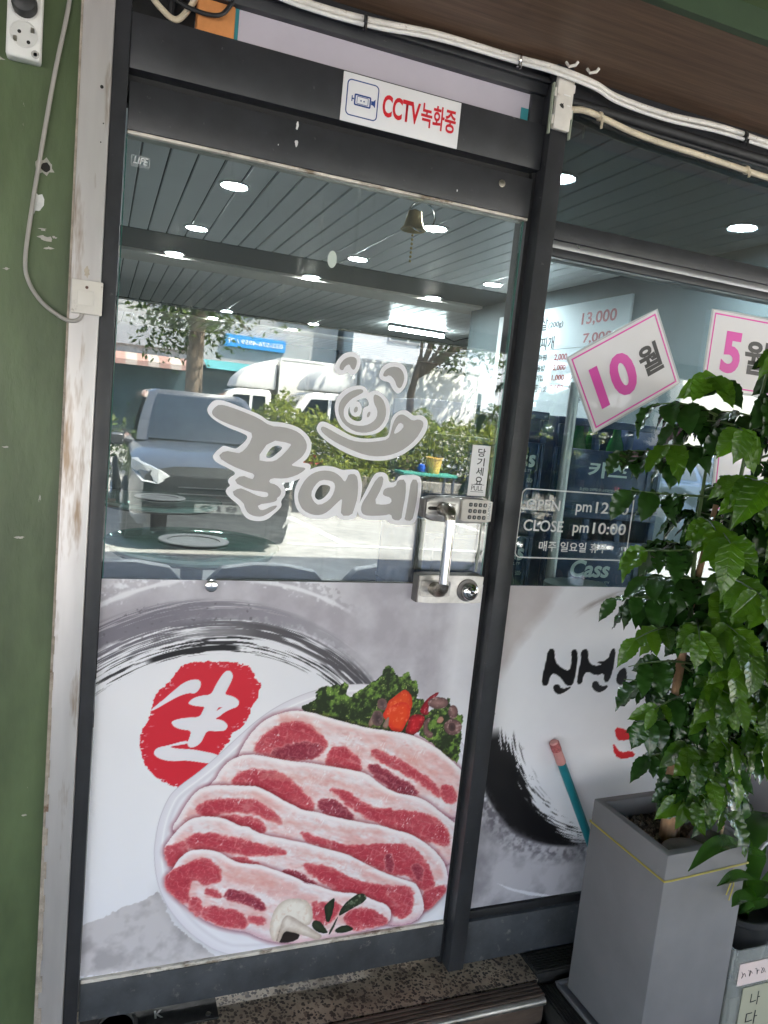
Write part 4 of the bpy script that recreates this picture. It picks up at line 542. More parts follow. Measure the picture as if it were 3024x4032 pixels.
F('panel_print', MB().box(.196, .2035, .0115, .02, 2.1545, 2.2235), teal, 0); F('panel_print', MB().box(.872, .8918, .0105, .0118, 2.156, 2.19), teal, 0)
F('wooden_block', MB().box(.121, .1955, .004, .05, 2.1545, 2.2235), mat('orange_foam', (.62, .25, .08), .85, var=.15, vscale=20., bump=.3, bscale=60.), .004)
F('dark_recess', MB().box(-.001, .1205, .045, .056, 2.1545, 2.2235), black_gap, 0)
for i, (pts, r, m_) in enumerate((([(.02, .03, 2.225), (.05, .02, 2.19), (.085, .018, 2.175), (.12, .02, 2.226)], .006, cream), ([(.05, .03, 2.23), (.10, .0, 2.195), (.16, -.012, 2.190), (.19, -.002, 2.23)], .0045, black_gap), ([(.075, .035, 2.23), (.07, .03, 2.16)], .008, black_gap))):
    F('loose_wire', MB().tube(spline(pts), r, 8), m_, 0, smooth=True)
silver = mat('satin_silver', (.30, .30, .31), .3, metal=.8, var=.1, vscale=10., rvar=.08)
F('transom', MB().box(.9765, 2.95, -.012, .06, 1.905, 1.948), alu); F('transom_strip', MB().box(.9765, 2.95, -.006, .05, 1.886, 1.9045), silver); F('transom_lip', MB().box(.9765, 2.95, -.009, .05, 1.866, 1.8855), alu)
F('top_bar', MB().box(.9765, 2.95, -.004, .06, 2.205, 2.2845), alu); F('top_bar_lip', MB().tube([(.978, -.012, 2.222), (2.95, -.012, 2.215)], .012, 10), black_gap, 0, smooth=True)
F('sill', MB().box(.9765, 2.95, -.020, .08, -.03, .096), alu_low, .003); F('sill_bead', MB().box(.9765, 2.95, -.008, .05, .0965, .119), black_gap)
F('window_pane', MB().box(.9765, 2.95, 0, .008, .1195, 1.8655), glass_win, 0); F('top_pane', MB().box(.9765, 2.95, 0, .008, 1.9485, 2.2045), glass_top, 0)
pm = print_mat('printed_film_ink')
cvw = paint_window()
o = printed_sheet('printed_film', cvw, -.0008, pm, fr); o.location = (-.95, 0, .03); o['label'] = 'window film with black ink ring and brush lettering'
# opening hours, white vinyl
vin = mat('white_cut_vinyl', (.74, .74, .74), .4)
def rr_ring(x0, x1, z0, z1, r, t_):
    def loop(x0, x1, z0, z1, r): return [(cx+r*math.cos(a), cz+r*math.sin(a)) for cx, cz, a0 in ((x1-r, z1-r, 0), (x0+r, z1-r, 90), (x0+r, z0+r, 180), (x1-r, z0+r, 270)) for a in [D2R(a0+18*k) for k in range(6)]]
    return loop(x0, x1, z0, z1, r), loop(x0+t_, x1-t_, z0+t_, z1-t_, r-t_)
a, b_ = rr_ring(.996, 1.352, 1.108, 1.291, .018, .0032)
oh = F('opening_hours', MB().prism(a, -.0012, -.0002, holes=[b_]), vin, 0); oh['label'] = 'white lettering with the opening hours in a rounded frame'
for s_, bx in (('OPEN', (1.013, 1.116, 1.236, 1.264)), ('pm', (1.166, 1.216, 1.228, 1.258)), ('12:00', (1.229, 1.337, 1.236, 1.267)), ('CLOSE', (1.013, 1.134, 1.180, 1.210)), ('pm', (1.165, 1.215, 1.172, 1.202)), ('10:00', (1.228, 1.337, 1.180, 1.211)), ('매주 일요일 휴무', (1.067, 1.283, 1.128, 1.155))):
    text_mesh(s_, vin, bx, -.0012, bold=.012, parent=oh)
# ================================================================== the door
dr_ = thing('door', 'glass shop door with dark rails, printed meat film and shop logo', 'door', (.458, 0, 0))
def Dp(name, b, m, bev=.0015, parent=None, smooth=False):
    o = b.build(name, m, parent or dr_, bevel=bev, smooth=smooth)
    if parent is None: o.location = (-.458, 0, 0)
    return o
trl = Dp('top_rail', MB().box(.0015, .9145, -.010, .034, 1.9405, 2.030), alu)
for i, (c_, r) in enumerate((((.337, 2.021), .0055), ((.338, 1.987), .0045), ((.72, 1.965), .0018), ((.30, 1.975), .0012))): MB().prism(blob(c_, r, 60+i, a=.5, sx=.7, sz=1.3), -.0106, -.0095).build('paint_chip', MATS['white_filler'], trl)
MB().lathe([(.0085, 0), (.0085, -.0012), (.006, -.0018)], (.833, -.0102, 2.004), 'y', 16).build('rail_plug', worn_chrome, trl, smooth=True)
Dp('bottom_rail', MB().box(.0015, .9145, -.010, .034, 0, .0935), alu_low)
Dp('glazing_bead', MB().box(.002, .914, -.0085, .03, 1.9335, 1.940), bead); Dp('glazing_bead', MB().box(.002, .914, -.0090, .03, .094, .1035), bead)
gp = Dp('glass_pane', MB().box(.003, .906, 0, .009, .1040, 1.9330), glass_door, 0)
MB().box(.9062, .9088, -.0002, .0092, .1040, 1.9330).build('polished_edge', glass_side, gp); MB().box(.0006, .0028, -.0002, .0092, .1040, 1.9330).build('polished_edge', glass_side, gp)
cvd = paint_door()
o = printed_sheet('printed_film', cvd, -.0008, pm, dr_); o.location = (-.458, 0, 0); o['label'] = 'film printed with sliced pork belly on a plate and a red seal'
# shop logo in cut vinyl: white backing, grey strokes
logo = thing('logo', '', ''); del logo['label']; del logo['category']; logo.parent = dr_; logo.location = (-.458, 0, 0); logo['label'] = 'grey and white cut vinyl shop name with a smiling face'
def sm(k, n=2): return [tuple(q) for q in smooth(mm(k), n)]
for k, hs in (('w_kkul', ['w_kkul_h']), ('w_i', ['w_i_h']), ('w_ne', []), ('w_browl', []), ('w_browr', []), ('w_nose', ['w_nose_h']), ('w_smile', [])):
    dz = {'w_i': .0003, 'w_ne': .0006, 'w_nose': .0003}.get(k, 0)
    MB().prism(sm(k), -.0008-dz, -.0003, holes=[sm(h) for h in hs]).build('vinyl_backing', vinyl_w, logo)
for k in ('w_nl', 'w_nr'): MB().prism(mm(k), -.0014 if k == 'w_nl' else -.0017, -.0003).build('vinyl_backing', vinyl_w, logo)
for k, hs in (('g_kkul', ['g_kkul_h']), ('g_i', ['g_i_h']), ('g_ne', []), ('g_ne2', []), ('g_browl', []), ('g_browr', []), ('g_nose', []), ('g_smile', ['g_smile_h']), ('g_nl', []), ('g_nr', [])):
    MB().prism(sm(k, 1), -.0022, -.0018, holes=[sm(h, 1) for h in hs]).build('vinyl_stroke', vinyl_g, logo)
# small etched maker mark, oval sticker
etch = mat('etched_white', (.55, .57, .57), .6)
mk = Dp('glass_mark', MB().prism(rr_ring(.0125, .0475, 1.879, 1.8975, .001, .0008)[0], -.0004, -.0001, holes=[rr_ring(.0125, .0475, 1.879, 1.8975, .001, .0008)[1]]), etch, 0)
text_mesh('LIFE', etch, (.016, .045, 1.8815, 1.8955), -.0005, bold=.03, shear=.25, parent=mk)
text_mesh('TEMPERED SAFETY GLASS', etch, (.0125, .047, 1.8755, 1.8775), -.0005, parent=mk)
Dp('oval_sticker', MB().prism([(.441+.0105*math.cos(2*math.pi*i/28), 1.7665+.0185*math.sin(2*math.pi*i/28)) for i in range(28)], -.0007, -.0002), mat('pale_green_sticker', (.55, .62, .55), .5), 0)
# pull sticker
ps = Dp('pull_sticker', MB().box(.8405, .8905, -.0016, -.0003, 1.262, 1.3885), sheet_white, 0)
for i, ch in enumerate('당기세요'): text_mesh(ch, ink_black, (.857, .878, 1.3605-i*.0235, 1.381-i*.0235), -.0018, bold=.012, parent=ps)
text_mesh('PULL', ink_black, (.849, .882, 1.2755, 1.2875), -.0018, parent=ps)
for z in (1.2905, 1.2725): MB().box(.8475, .884, -.0018, -.0014, z-.0005, z+.0005).build('rule', ink_black, ps)
# glass clamp and edge trim above the film
Dp('glass_clamp', MB().lathe([(.0135, 0), (.0140, -.004), (.0130, -.009), (.0105, -.0105), (.0, -.0106)], (.2290, -.0009, 1.0235), 'y', 28), chrome, 0, smooth=True)
Dp('film_rod', MB().tube([(.240, -.003, 1.0375), (.720, -.003, 1.0375)], .0022, 8), chrome, 0, smooth=True)
# upper lock with keypad
def hull(x0, x1, z0, z1, bulge=0., n=8, r=.006):
    top = [(x0+(x1-x0)*i/n, z1+bulge*math.sin(math.pi*i/n)-(r if i in (0, n) else 0)) for i in range(n+1)]
    bot = [(x1-(x1-x0)*i/n, z0-bulge*math.sin(math.pi*i/n)+(r if i in (0, n) else 0)) for i in range(n+1)]
    return top+bot
ul = Dp('upper_lock', MB().prism(hull(.7135, .8960, 1.1995, 1.2555, .004), -.030, -.0004), lock_dark, .003)
MB().prism(hull(.7200, .8930, 1.2010, 1.2540, .0035), -.0365, -.0301).build('cover', lock_metal, ul, bevel=.002)
MB().prism(hull(.7165, .7985, 1.2125, 1.2470, 0, r=.003), -.0400, -.0366).build('grip_plate', mat('lock_satin', (.50, .49, .47), .35, metal=.8, var=.1, vscale=60.), ul, bevel=.001)
b = MB(); k = 0
for i in range(22):
    for j in range(4):
        if j in (1, 2) and i < 18: continue
        b.box(.7205+i*.0033, .7228+i*.0033, -.0412, -.0400, 1.2150+j*.0078, 1.2200+j*.0078)
b.build('knurling', lock_metal, ul)
MB().prism(hull(.7200, .7560, 1.2255, 1.2340, 0, r=.002), -.0404, -.0396).build('slot', MATS['deep_hole'], ul)
kp = MB().prism(hull(.8075, .8905, 1.2025, 1.2565, 0, r=.003), -.0445, -.0366).build('keypad', keypad_mat, ul, bevel=.0015)
keym = mat('dark_key', (.06, .055, .05), .4)
names = ['K741', '0852', 'H963']
for r_ in range(3):
    for c_ in range(4):
        x = .8305+.0131*c_; z = 1.2445-.0155*r_
        q = MB().prism(hull(x-.0048, x+.0048, z-.0048, z+.0048, 0, n=4, r=.0012), -.0460, -.0444).build('key', keym, ul, bevel=.0005)
        text_mesh(names[r_][c_] if names[r_][c_] not in 'KH' else '*#'[names[r_][c_] == 'H'], etch, (x-.0016, x+.0016, z-.0026, z+.0026), -.0463, parent=q)
MB().box(.8790, .8878, -.0447, -.0444, 1.2075, 1.2530).build('service_label', white_pl, ul)
for tx_, xo, hl_ in (('A/S 및 제품문의', .8812, .0205), ('(032)572-9929', .8852, .0215)):
    o = text_mesh(tx_, ink_black, (-hl_, hl_, -.0014, .0014), 0, bold=.01, parent=ul); o.rotation_euler = (0, -math.pi/2, 0); o.location = (xo, -.0449, 1.2302)
# lower lock
ll = Dp('lower_lock', MB().prism(hull(.7185, .8960, .9940, 1.0660, 0, r=.002), -.030, -.0004), lock_dark, .003)
MB().prism(hull(.7205, .8945, .9955, 1.0645, 0, r=.002), -.0365, -.0301).build('cover', mat('lock_light', (.52, .50, .47), .33, metal=.85, var=.15, vscale=40., rvar=.1), ll, bevel=.002)
MB().prism(hull(.7235, .8035, 1.0115, 1.0525, 0, r=.003), -.0395, -.0366).build('grip_plate', lock_metal, ll, bevel=.001)
b = MB()
for i in range(21): b.box(.7270+i*.0035, .7288+i*.0035, -.0407, -.0395, 1.0145, 1.0255 if i < 10 else 1.0495); b.box(.7270+i*.0035, .7288+i*.0035, -.0407, -.0395, 1.0385, 1.0495)
b.build('grooves', MATS['lock_light'], ll)
MB().lathe([(.0285, 0), (.0285, -.003), (.024, -.004)], (.8525, -.0366, 1.0290), 'y', 36).build('lock_well', lock_dark, ll, smooth=True)
MB().lathe([(.0215, -.003), (.0215, -.016), (.0195, -.019), (.0140, -.021), (.0130, -.018), (.0125, -.023), (.006, -.0265), (.0055, -.024), (0, -.024)], (.8540, -.0366, 1.0280), 'y', 36).build('lock_cylinder', chrome, ll, smooth=True)
MB().lathe([(.0035, 0), (.0035, -.001)], (.8540, -.0628, 1.0280), 'y', 12).build('key_hole', MATS['deep_hole'], ll)
# bent tube handle
hd = Dp('handle', MB().tube([(.7600, -.085, 1.222), (.7605, -.085, 1.056)], .0125, 20), chrome, 0, smooth=True)
MB().tube([(.7590, -.037, 1.2300), (.7590, -.060, 1.2310), (.7592, -.074, 1.2285), (.7596, -.083, 1.2210), (.7600, -.0855, 1.2090)], [.0165, .0165, .0160, .0152, .0140], 18).build('elbow', worn_chrome, hd, smooth=True)
MB().tube([(.7595, -.037, 1.0335), (.7595, -.060, 1.0325), (.7598, -.074, 1.0365), (.7602, -.083, 1.0450), (.7605, -.0855, 1.0560)], [.0165, .0165, .0160, .0152, .0140], 18).build('elbow', worn_chrome, hd, smooth=True)
MB().box(.8880, .8935, -.0006, .001, 1.068, 1.195).build('edge_tape', mat('clear_tape', (.30, .32, .28), .3), gp)
MB().box(.7240, .7285, .0095, .02, 1.068, 1.195).build('inner_strip', black_gap, gp)
MB().box(.7285, .7420, .0095, .03, 1.068, 1.195).build('inner_handle', black_gap, gp)
# ================================================================== fixtures on the front
cs = thing('camera_sign', 'white sign with red lettering and a blue video camera symbol', 'sign', (.5655, -.0142, 2.0515))
def S(name, b, m, bev=0., parent=None, dz=0): o = b.build(name, m, parent or cs, bevel=bev); return o
S('board', MB().box(-.1395, .1395, -.0030, 0, .0, .0990), sheet_white, .0008)
a, b_ = rr_ring(-.1300, -.0575, .0135, .0870, .010, .0022)
S('symbol_frame', MB().prism(a, -.0036, -.003, holes=[b_]), ink_blue)
a, b_ = rr_ring(-.1120, -.0740, .0365, .0600, .003, .0030); S('camera_symbol', MB().prism(a, -.0036, -.003, holes=[b_]), ink_blue)
a, b_ = rr_ring(-.1060, -.0800, .0405, .0560, .002, .0010); S('camera_symbol', MB().prism(a, -.0036, -.003, holes=[b_]), ink_blue)
S('camera_symbol', MB().prism([(-.0732, .0450), (-.0690, .0450), (-.0640, .0405), (-.0640, .0580), (-.0690, .0530), (-.0732, .0530)], -.0036, -.003), ink_blue)
S('camera_symbol', MB().box(-.1180, -.1160, -.0036, -.003, .0430, .0545), ink_blue); S('camera_symbol', MB().box(-.1160, -.1124, -.0036, -.003, .0475, .0500), ink_blue)
for x in (-.0965, -.0895): S('camera_symbol', MB().lathe([(.0016, 0), (.0016, -.0006)], (x, -.003, .048), 'y', 10), ink_blue)
text_mesh('CCTV', ink_red, (-.0470, .0420, .0285, .0745), -.0034, bold=.030, parent=cs); text_mesh('녹화중', ink_red, (.0445, .1300, .0285, .0795), -.0034, bold=.022, parent=cs)
def month_card(label, c, ang, digits, dbox, hbox):
    q = thing('month_card', label, 'notice', (c[0], -.0012, c[1])); q.rotation_euler = (0, D2R(-ang), 0)
    MB().prism(hull(-.1535, .1535, -.1095, .1095, 0, n=4, r=.003), -.0007, 0).build('laminate', mat('laminate_edge', (.50, .53, .54), .15, spec=.6), q)
    MB().box(-.1480, .1480, -.0013, -.0007, -.1045, .1045).build('card', lam, q)
    MB().prism([(-.1415, -.098), (.1415, -.098), (.1415, .098), (-.1415, .098)], -.0018, -.0013, holes=[[(-.1375, -.094), (.1375, -.094), (.1375, .094), (-.1375, .094)]]).build('border', ink_pink, q)
    if digits: text_mesh(digits, ink_pink, dbox, -.0020, bold=.040, parent=q, track=1.05)
    if digits: text_mesh('월', mat('charcoal_ink', (.05, .048, .048), .4), hbox, -.0020, bold=.030, parent=q)
    return q
month_card('tilted laminated card with pink border reading 10월', (1.2625, 1.6180), 31.6, '10', (-.1050, .030, -.062, .052), (.048, .118, -.045, .035))
month_card('straight laminated card with pink border reading 5월, above the plant', (1.6725, 1.7090), 0, '5', (-.098, -.03, -.058, .056), (-.015, .075, -.052, .042))
month_card('laminated card with pink border mostly hidden behind the plant leaves', (1.765, 1.375), 4, '', (-.085, -.02, -.058, .056), (-.005, .085, -.052, .042))
# cable duct box, conduits, ties
jb = thing('junction_cover', 'white plastic cable cover on the dark post top', 'cable cover', (.952, -.037, 2.138))
MB().box(-.0235, .0205, -.0135, 0, 0, .117).build('cover', old_pl, jb, bevel=.002)
for x0, x1, z0, z1 in ((-.028, -.0237, .01, .03), (-.028, -.0237, .07, .09), (.0207, .025, .03, .05), (.0207, .025, .088, .105)): MB().box(x0, x1, -.010, -.002, z0, z1).build('clip', old_pl, jb)
MB().prism(blob((-.008, .052), .0055, 71, a=.4), -.0141, -.0134).build('hole', MATS['deep_hole'], jb); MB().box(.006, .014, -.0143, -.0136, .0535, .0560).build('ridge', white_pl, jb); MB().box(-.006, .012, -.0143, -.0136, .0750, .0780).build('ridge', white_pl, jb)
b = MB().box(-.032, -.0282, -.008, 0, -.012, .10); b.box(.0252, .0285, -.008, 0, -.014, .05); b.build('glue_bead', mat('old_glue', (.28, .31, .24), .7, var=.2, vscale=60.), jb)
def cable(name, label, pts, r, m_):
    P = []  # smooth path
    q = [Vector(p) for p in pts]; q = [2*q[0]-q[1]]+q+[2*q[-1]-q[-2]]
    for i in range(1, len(q)-2):
        for k in range(8):
            u = k/8; a, b, c, d = q[i-1], q[i], q[i+1], q[i+2]
            P.append(.5*((2*b)+(c-a)*u+(2*a-5*b+4*c-d)*u*u+(3*b-a-3*c+d)*u**3))
    P.append(q[-2]); return tag(MB().tube(P, r, 10).build(name, m_, smooth=True), label, 'cable'), P
c1, P1 = cable('power_cable', 'stained cream round cable running under the brown board', [(-.05, -.028, 2.275), (.20, -.03, 2.262), (.33, -.032, 2.252), (.47, -.034, 2.254), (.62, -.035, 2.267), (.80, -.036, 2.268), (.905, -.056, 2.262), (1.017, -.056, 2.256), (1.10, -.040, 2.249), (1.253, -.036, 2.246), (1.42, -.035, 2.256), (1.6, -.034, 2.253), (1.9, -.034, 2.25), (2.9, -.034, 2.25)], .0070, dirty_white)
c2, P2 = cable('thin_cable', 'thin clean white cable tied below the stained one', [(-.05, -.034, 2.262), (.20, -.036, 2.249), (.33, -.038, 2.239), (.47, -.041, 2.240), (.62, -.042, 2.254), (.80, -.043, 2.256), (.905, -.062, 2.249), (1.017, -.062, 2.242), (1.10, -.047, 2.234), (1.253, -.042, 2.231), (1.42, -.041, 2.240), (1.6, -.040, 2.239), (1.9, -.040, 2.236), (2.9, -.04, 2.236)], .0045, white_pl)
c3, P3 = cable('conduit_cable', 'thick yellowed cable drooping from the white cover along the window head', [(.974, -.020, 2.198), (1.024, -.024, 2.206), (1.09, -.025, 2.199), (1.166, -.024, 2.189), (1.26, -.022, 2.184), (1.365, -.022, 2.182), (1.49, -.022, 2.178), (1.613, -.022, 2.174), (1.9, -.02, 2.17), (2.9, -.02, 2.17)], .0075, cream)
tie_b = mat('black_tie', (.012, .012, .012), .4)
def tie(c_, r, m_, tail, lab):
    q = thing('cable_tie', lab, 'cable tie', c_)
    MB().lathe([(r, -.0025), (r+.0014, -.0025), (r+.0014, .0025), (r, .0025)], (0, 0, 0), 'x', 16).build('loop', m_, q, smooth=True)
    MB().box(-.0012, .0012, -r-.006, -r+.001, -r-tail, -r+.004).build('tail', m_, q)
tie((.455, -.036, 2.2465), .0135, tie_b, .012, 'black cable tie round both cables above the lavender panel')
tie((.822, -.040, 2.262), .0135, chrome, .010, 'metal clip round both cables just before the post')
tie((1.505, -.037, 2.247), .0135, tie_b, .012, 'black cable tie round both cables near the far window end')
tie((1.068, -.025, 2.202), .0095, cream, .022, 'cream cable tie on the drooping cable beside the white cover')
tie((1.545, -.022, 2.177), .0095, cream, .012, 'cream cable tie on the drooping cable far from the cover')
for x, lab in ((.942, 'small nail clip on the brown board above the post'), (1.000, 'larger bent nail clip on the brown board over the window')):
    tag(MB().tube([(x, -.050, 2.284), (x+.003, -.060, 2.272), (x+.016, -.066, 2.276), (x+.02, -.068, 2.2835)], .0035, 8).build('nail_clip', old_pl, smooth=True), lab, 'clip')
# power strip and cord, switch
st = thing('power_strip', 'white power strip with a black plug on the green wall', 'power strip', (-.1830, -.0125, 2.012))
MB().box(-.029, .029, -.030, 0, 0, .30).build('body', white_pl, st, bevel=.005, seg=3)
for z in (.040, .0865, .133):
    q = MB().lathe([(.0235, 0), (.0235, -.0008), (.0215, -.0012), (.0205, .006), (0, .006)], (0, -.0302, z), 'y', 32).build('socket', mat('socket_white', (.66, .65, .62), .45), st, smooth=True)
    for dx, dz_ in ((-.0075, .003), (.0080, -.012)): MB().lathe([(.0032, 0), (.0032, -.0006), (0, -.0006)], (dx, -.0300, z+dz_), 'y', 12).build('pin_hole', MATS['deep_hole'], q)
    for dx, dz_ in ((.014, .010), (-.014, -.010)): MB().box(dx-.003, dx+.003, -.0312, -.0300, z+dz_-.005, z+dz_+.004).build('earth_clip', worn_chrome, q)
pg = thing('plug', 'black round plug pushed into the white power strip', 'plug', (-.1830, -.0437, 2.100))
MB().lathe([(.0205, .010), (.0215, -.012), (.019, -.024), (.010, -.028), (0, -.028)], (0, 0, 0), 'y', 28).build('body', mat('black_plug', (.015, .015, .016), .45), pg, smooth=True)
MB().tube([(0, -.02, .005), (.004, -.026, .05), (.008, -.02, .12), (.01, -.01, .2)], .0065, 10).build('cord', MATS['black_plug'], pg, smooth=True)
MB().lathe([(.0070, 0), (.0070, -.001), (.0035, -.001), (.003, .004), (0, .004)], (.0200, -.0300, .010), 'y', 16).build('screw_well', mat('socket_grey', (.40, .39, .37), .5), st, smooth=True)
cable('wall_cable', 'long thin grey cable looping down the green wall to the switch', [(-.096, -.020, 2.32), (-.111, -.020, 2.14), (-.131, -.020, 2.005), (-.150, -.020, 1.85), (-.160, -.020, 1.76), (-.168, -.021, 1.662), (-.160, -.022, 1.62), (-.135, -.024, 1.585), (-.098, -.026, 1.561), (-.078, -.030, 1.558), (-.066, -.031, 1.565), (-.063, -.031, 1.578)], .0040, grey_cable)
sw = thing('door_switch', 'small square white push switch on the steel trim', 'switch', (-.0555, -.0265, 1.5735))
MB().box(-.0285, .0285, -.012, 0, 0, .0640).build('housing', old_pl, sw, bevel=.002)
MB().box(-.0165, .0125, -.0138, -.0121, .0165, .0440).build('button', mat('switch_button', (.72, .68, .62), .4), sw, bevel=.0012)
MB().lathe([(.0030, 0), (.0030, -.0008), (0, -.0008)], (-.001, -.0121, .0505), 'y', 14).build('indicator', mat('dark_red_lens', (.10, .04, .03), .3), sw)
# canopy over the pavement
cp = thing('canopy', 'green canopy slab with a dark brown board over the shop front', 'canopy', (1, -3, 2.3))
def Cn(name, b, m, bev=0.): o = b.build(name, m, cp, bevel=bev); o.location = (-1, 3, -2.3); return o
Cn('brown_board', MB().box(-2.6, 7, -.330, .25, 2.2855, 2.36), brown); Cn('fascia', MB().box(-2.6, 7, -.350, -.3305, 2.2855, 2.45), g_dark); Cn('soffit', MB().box(-11, 7, -1.30, -.3505, 2.340, 2.70), g_soffit); Cn('far_soffit', MB().box(-11, 7, -4.9, -1.3005, 2.338, 2.70), mat('darkened_soffit', (.030, .036, .032), .7, var=.2, vscale=3.)); Cn('front_beam', MB().box(-11, 7, -5.05, -4.9005, 2.19, 3.1), g_dark)  # far soffit, unseen, darkened to weaken its reflection in the door glass
Cn('roof', MB().box(-11, 7, -4.9, 14, 2.701, 3.1), g_dark)  # canopy left end unseen, drawn out to hold back light from that side
# ================================================================== the restaurant behind the glass
wall_in = mat('inside_wall', (.065, .088, .095), .7, var=.1, vscale=3.); floor_in = mat('inside_floor', (.13, .13, .125), .5, var=.3, vscale=5.)
slat_m = mat('ceiling_strip', (.80, .80, .80), .32, metal=.1, var=.06, vscale=2.); dark_band = mat('dark_ceiling_band', (.012, .018, .020), .5); trim_in = mat('cream_ceiling_trim', (.66, .61, .54), .6, var=.08, vscale=4.)
struct(MB().box(-.4, 8, .06, 10.2, -.21, -.025).build('floor', floor_in), 'dark restaurant floor')
ceiling = struct(MB().box(-.4, 8, .26, 10.2, 2.462, 2.5).build('ceiling', dark_band), 'strip ceiling of the restaurant with dark joints')
me_cache = {}
for (y0, y1) in ((.27, 3.43), (4.50, 7.08), (8.35, 10.1)):
    key = (y0, y1)
    k = 0; x = -.36
    while x < 7.0:
        if key not in me_cache:
            me_cache[key] = MB().box(0, .1035, y0, y1, 2.447, 2.461).mesh('ceiling_strip', slat_m, bevel=.002, seg=1)
        o = bpy.data.objects.new('ceiling_strip', me_cache[key]); COL.objects.link(o); o.parent = ceiling; o.location = (x, 0, 0); x += .1130; k += 1
for y0, y1, z0, m_, nm in ((3.44, 4.10, 2.445, dark_band, 'dark_band'), (4.105, 4.49, 2.425, trim_in, 'cream_trim'), (7.09, 7.90, 2.44, dark_band, 'dark_band'), (7.905, 8.34, 2.42, trim_in, 'cream_trim')):
    MB().box(-.4, 8, y0, y1, z0, 2.4605).build(nm, m_, ceiling)
struct(MB().box(-.4, 8, 10.2, 10.3, -.2, 2.5).build('back_wall', mat('dark_back_wall', (.045, .06, .06), .6, var=.2, vscale=3.))); struct(MB().box(-.5, -.401, .06, 10.3, -.2, 2.5).build('left_wall', wall_in)); struct(MB().box(8, 8.1, .06, 10.3, -.2, 2.5).build('right_wall', wall_in))
struct(MB().box(-.5, 8.1, .08, .25, 2.29, 2.9).build('lintel', dark_band))
lamp_on = mat('lit_diffuser', (.9, .95, 1.), .4, emit=((.94, .97, 1.), 75.)); rim_m = mat('downlight_rim', (.65, .65, .63), .4)
rows = {1: [(1.633, 1.04), (2.635, 1.082)], 2: [(.516, 2.073), (1.566, 2.091)], 3: [(.462, 3.112), (1.495, 3.154), (2.512, 3.178)], 4: [(.414, 4.03), (1.425, 4.05), (2.448, 4.06)], 5: [(1.242, 7.0), (2.25, 7.02)], 6: [(1.199, 7.80), (2.195, 7.82)]}
ordn = ['first', 'second', 'third', 'fourth', 'fifth', 'sixth']
for r_, L_ in rows.items():
    for i, (x, y) in enumerate(L_):
        zc = 2.4465 if r_ not in (4, 5, 6) else (2.4445 if r_ == 4 else (2.4465 if r_ == 5 else 2.4395))
        q = thing('downlight', f'lit round ceiling light, {ordn[i]} from the left in ceiling row {["one","two","three","four","five","six"][r_-1]} from the glass', 'ceiling light', (x, y, zc), group='downlights in the restaurant ceiling')
        MB().lathe([(.060, 0), (.076, -.001), (.076, -.006), (.063, -.009), (.057, -.004)], n=28).build('rim', rim_m, q, smooth=True)
        MB().lathe([(.056, -.0015), (.056, -.004), (0, -.0045)], n=28).build('diffuser', lamp_on, q, smooth=True)
tb = thing('tube_light', 'long lit white tube light under the far ceiling', 'tube light', (3.14, 6.0, 2.40)); tb.rotation_euler = (0, 0, D2R(5))
MB().box(-.34, .34, -.03, .03, .015, .045).build('housing', dark_band, tb); MB().box(-.33, .33, -.026, .026, -.02, .014).build('diffuser', mat('lit_tube', (.9, .97, 1), .4, emit=((.85, .97, 1.), 14.)), tb, bevel=.006)
MB().tube([(.33, 0, .03), (.40, .05, -.01), (.52, .08, -.03), (.66, .1, .02), (.75, .1, .045)], .008, 6).build('cord', dark_band, tb, smooth=True)
# door bell
bl = thing('door_bell', 'small brass bell on a chain hanging inside the door top', 'bell', (.655, .075, 1.93))
brass = mat('brass', (.62, .48, .22), .3, metal=1.)
MB().lathe([(.004, 0), (.016, -.006), (.020, -.025), (.024, -.040), (.031, -.048), (.029, -.049), (.0, -.035)], n=24).build('bell', brass, bl, smooth=True)
for i in range(7): MB().lathe([(.0022, -.003), (.0035, 0), (.0022, .003)], (0, 0, -.06-.010*i), n=8).build('chain_link', brass, bl)
MB().tube([(.02+.034*math.cos(a), .004, -.012+.034*math.sin(a)) for a in [2*math.pi*i/32 for i in range(33)]], .0022, 6, cap=False).build('ring', chrome, bl, smooth=True)
# beer crates by the window
navy = mat('navy_crate', (.016, .044, .125), .42, var=.25, vscale=20., bump=.08, bscale=60.); pale_print = mat('pale_crate_print', (.82, .88, .84), .5)
def crate(name, label, c, rz, logo_txt, grp):
    q = thing(name, label, 'crate', c, rz, grp); W_, Dd, Hh = .205, .15, .292
    b = MB().box(-W_, W_, -Dd, Dd, 0, .012)
    b.box(-W_, W_, -Dd+.008, -Dd+.020, .0, .195).box(-W_, W_, Dd-.020, Dd-.008, 0, Hh).box(-W_, -W_+.012, -Dd+.02, Dd-.02, 0, Hh).box(W_-.012, W_, -Dd+.02, Dd-.02, 0, Hh)
    b.box(-W_, W_, -Dd+.004, -Dd+.02, .268, Hh)
    b.build('body', navy, q, bevel=.003)
    for x in (-W_+.013, -.062, .062, W_-.013): MB().box(x-.011, x+.011, -Dd+.002, -Dd+.018, .1955, .2675).build('pillar', navy, q, bevel=.002)
    MB().prism(rr_ring(-.150, .150, .022, .182, .012, .003)[0], -Dd+.0045, -Dd+.0079, holes=[rr_ring(-.150, .150, .022, .182, .012, .003)[1]]).build('panel_rim', navy, q)
    for x in (-.185, .185):
        for k in range(2): MB().box(x-.004+.014*(k-.5), x+.004+.014*(k-.5), -Dd+.002, -Dd+.008, .01, .19).build('rib', navy, q)
    for tx, bx in logo_txt: text_mesh(tx, pale_print, bx, -Dd+.0066, bold=.030 if len(tx) < 5 else 0, shear=.2 if tx == 'Cass' else 0, parent=q)
    return q
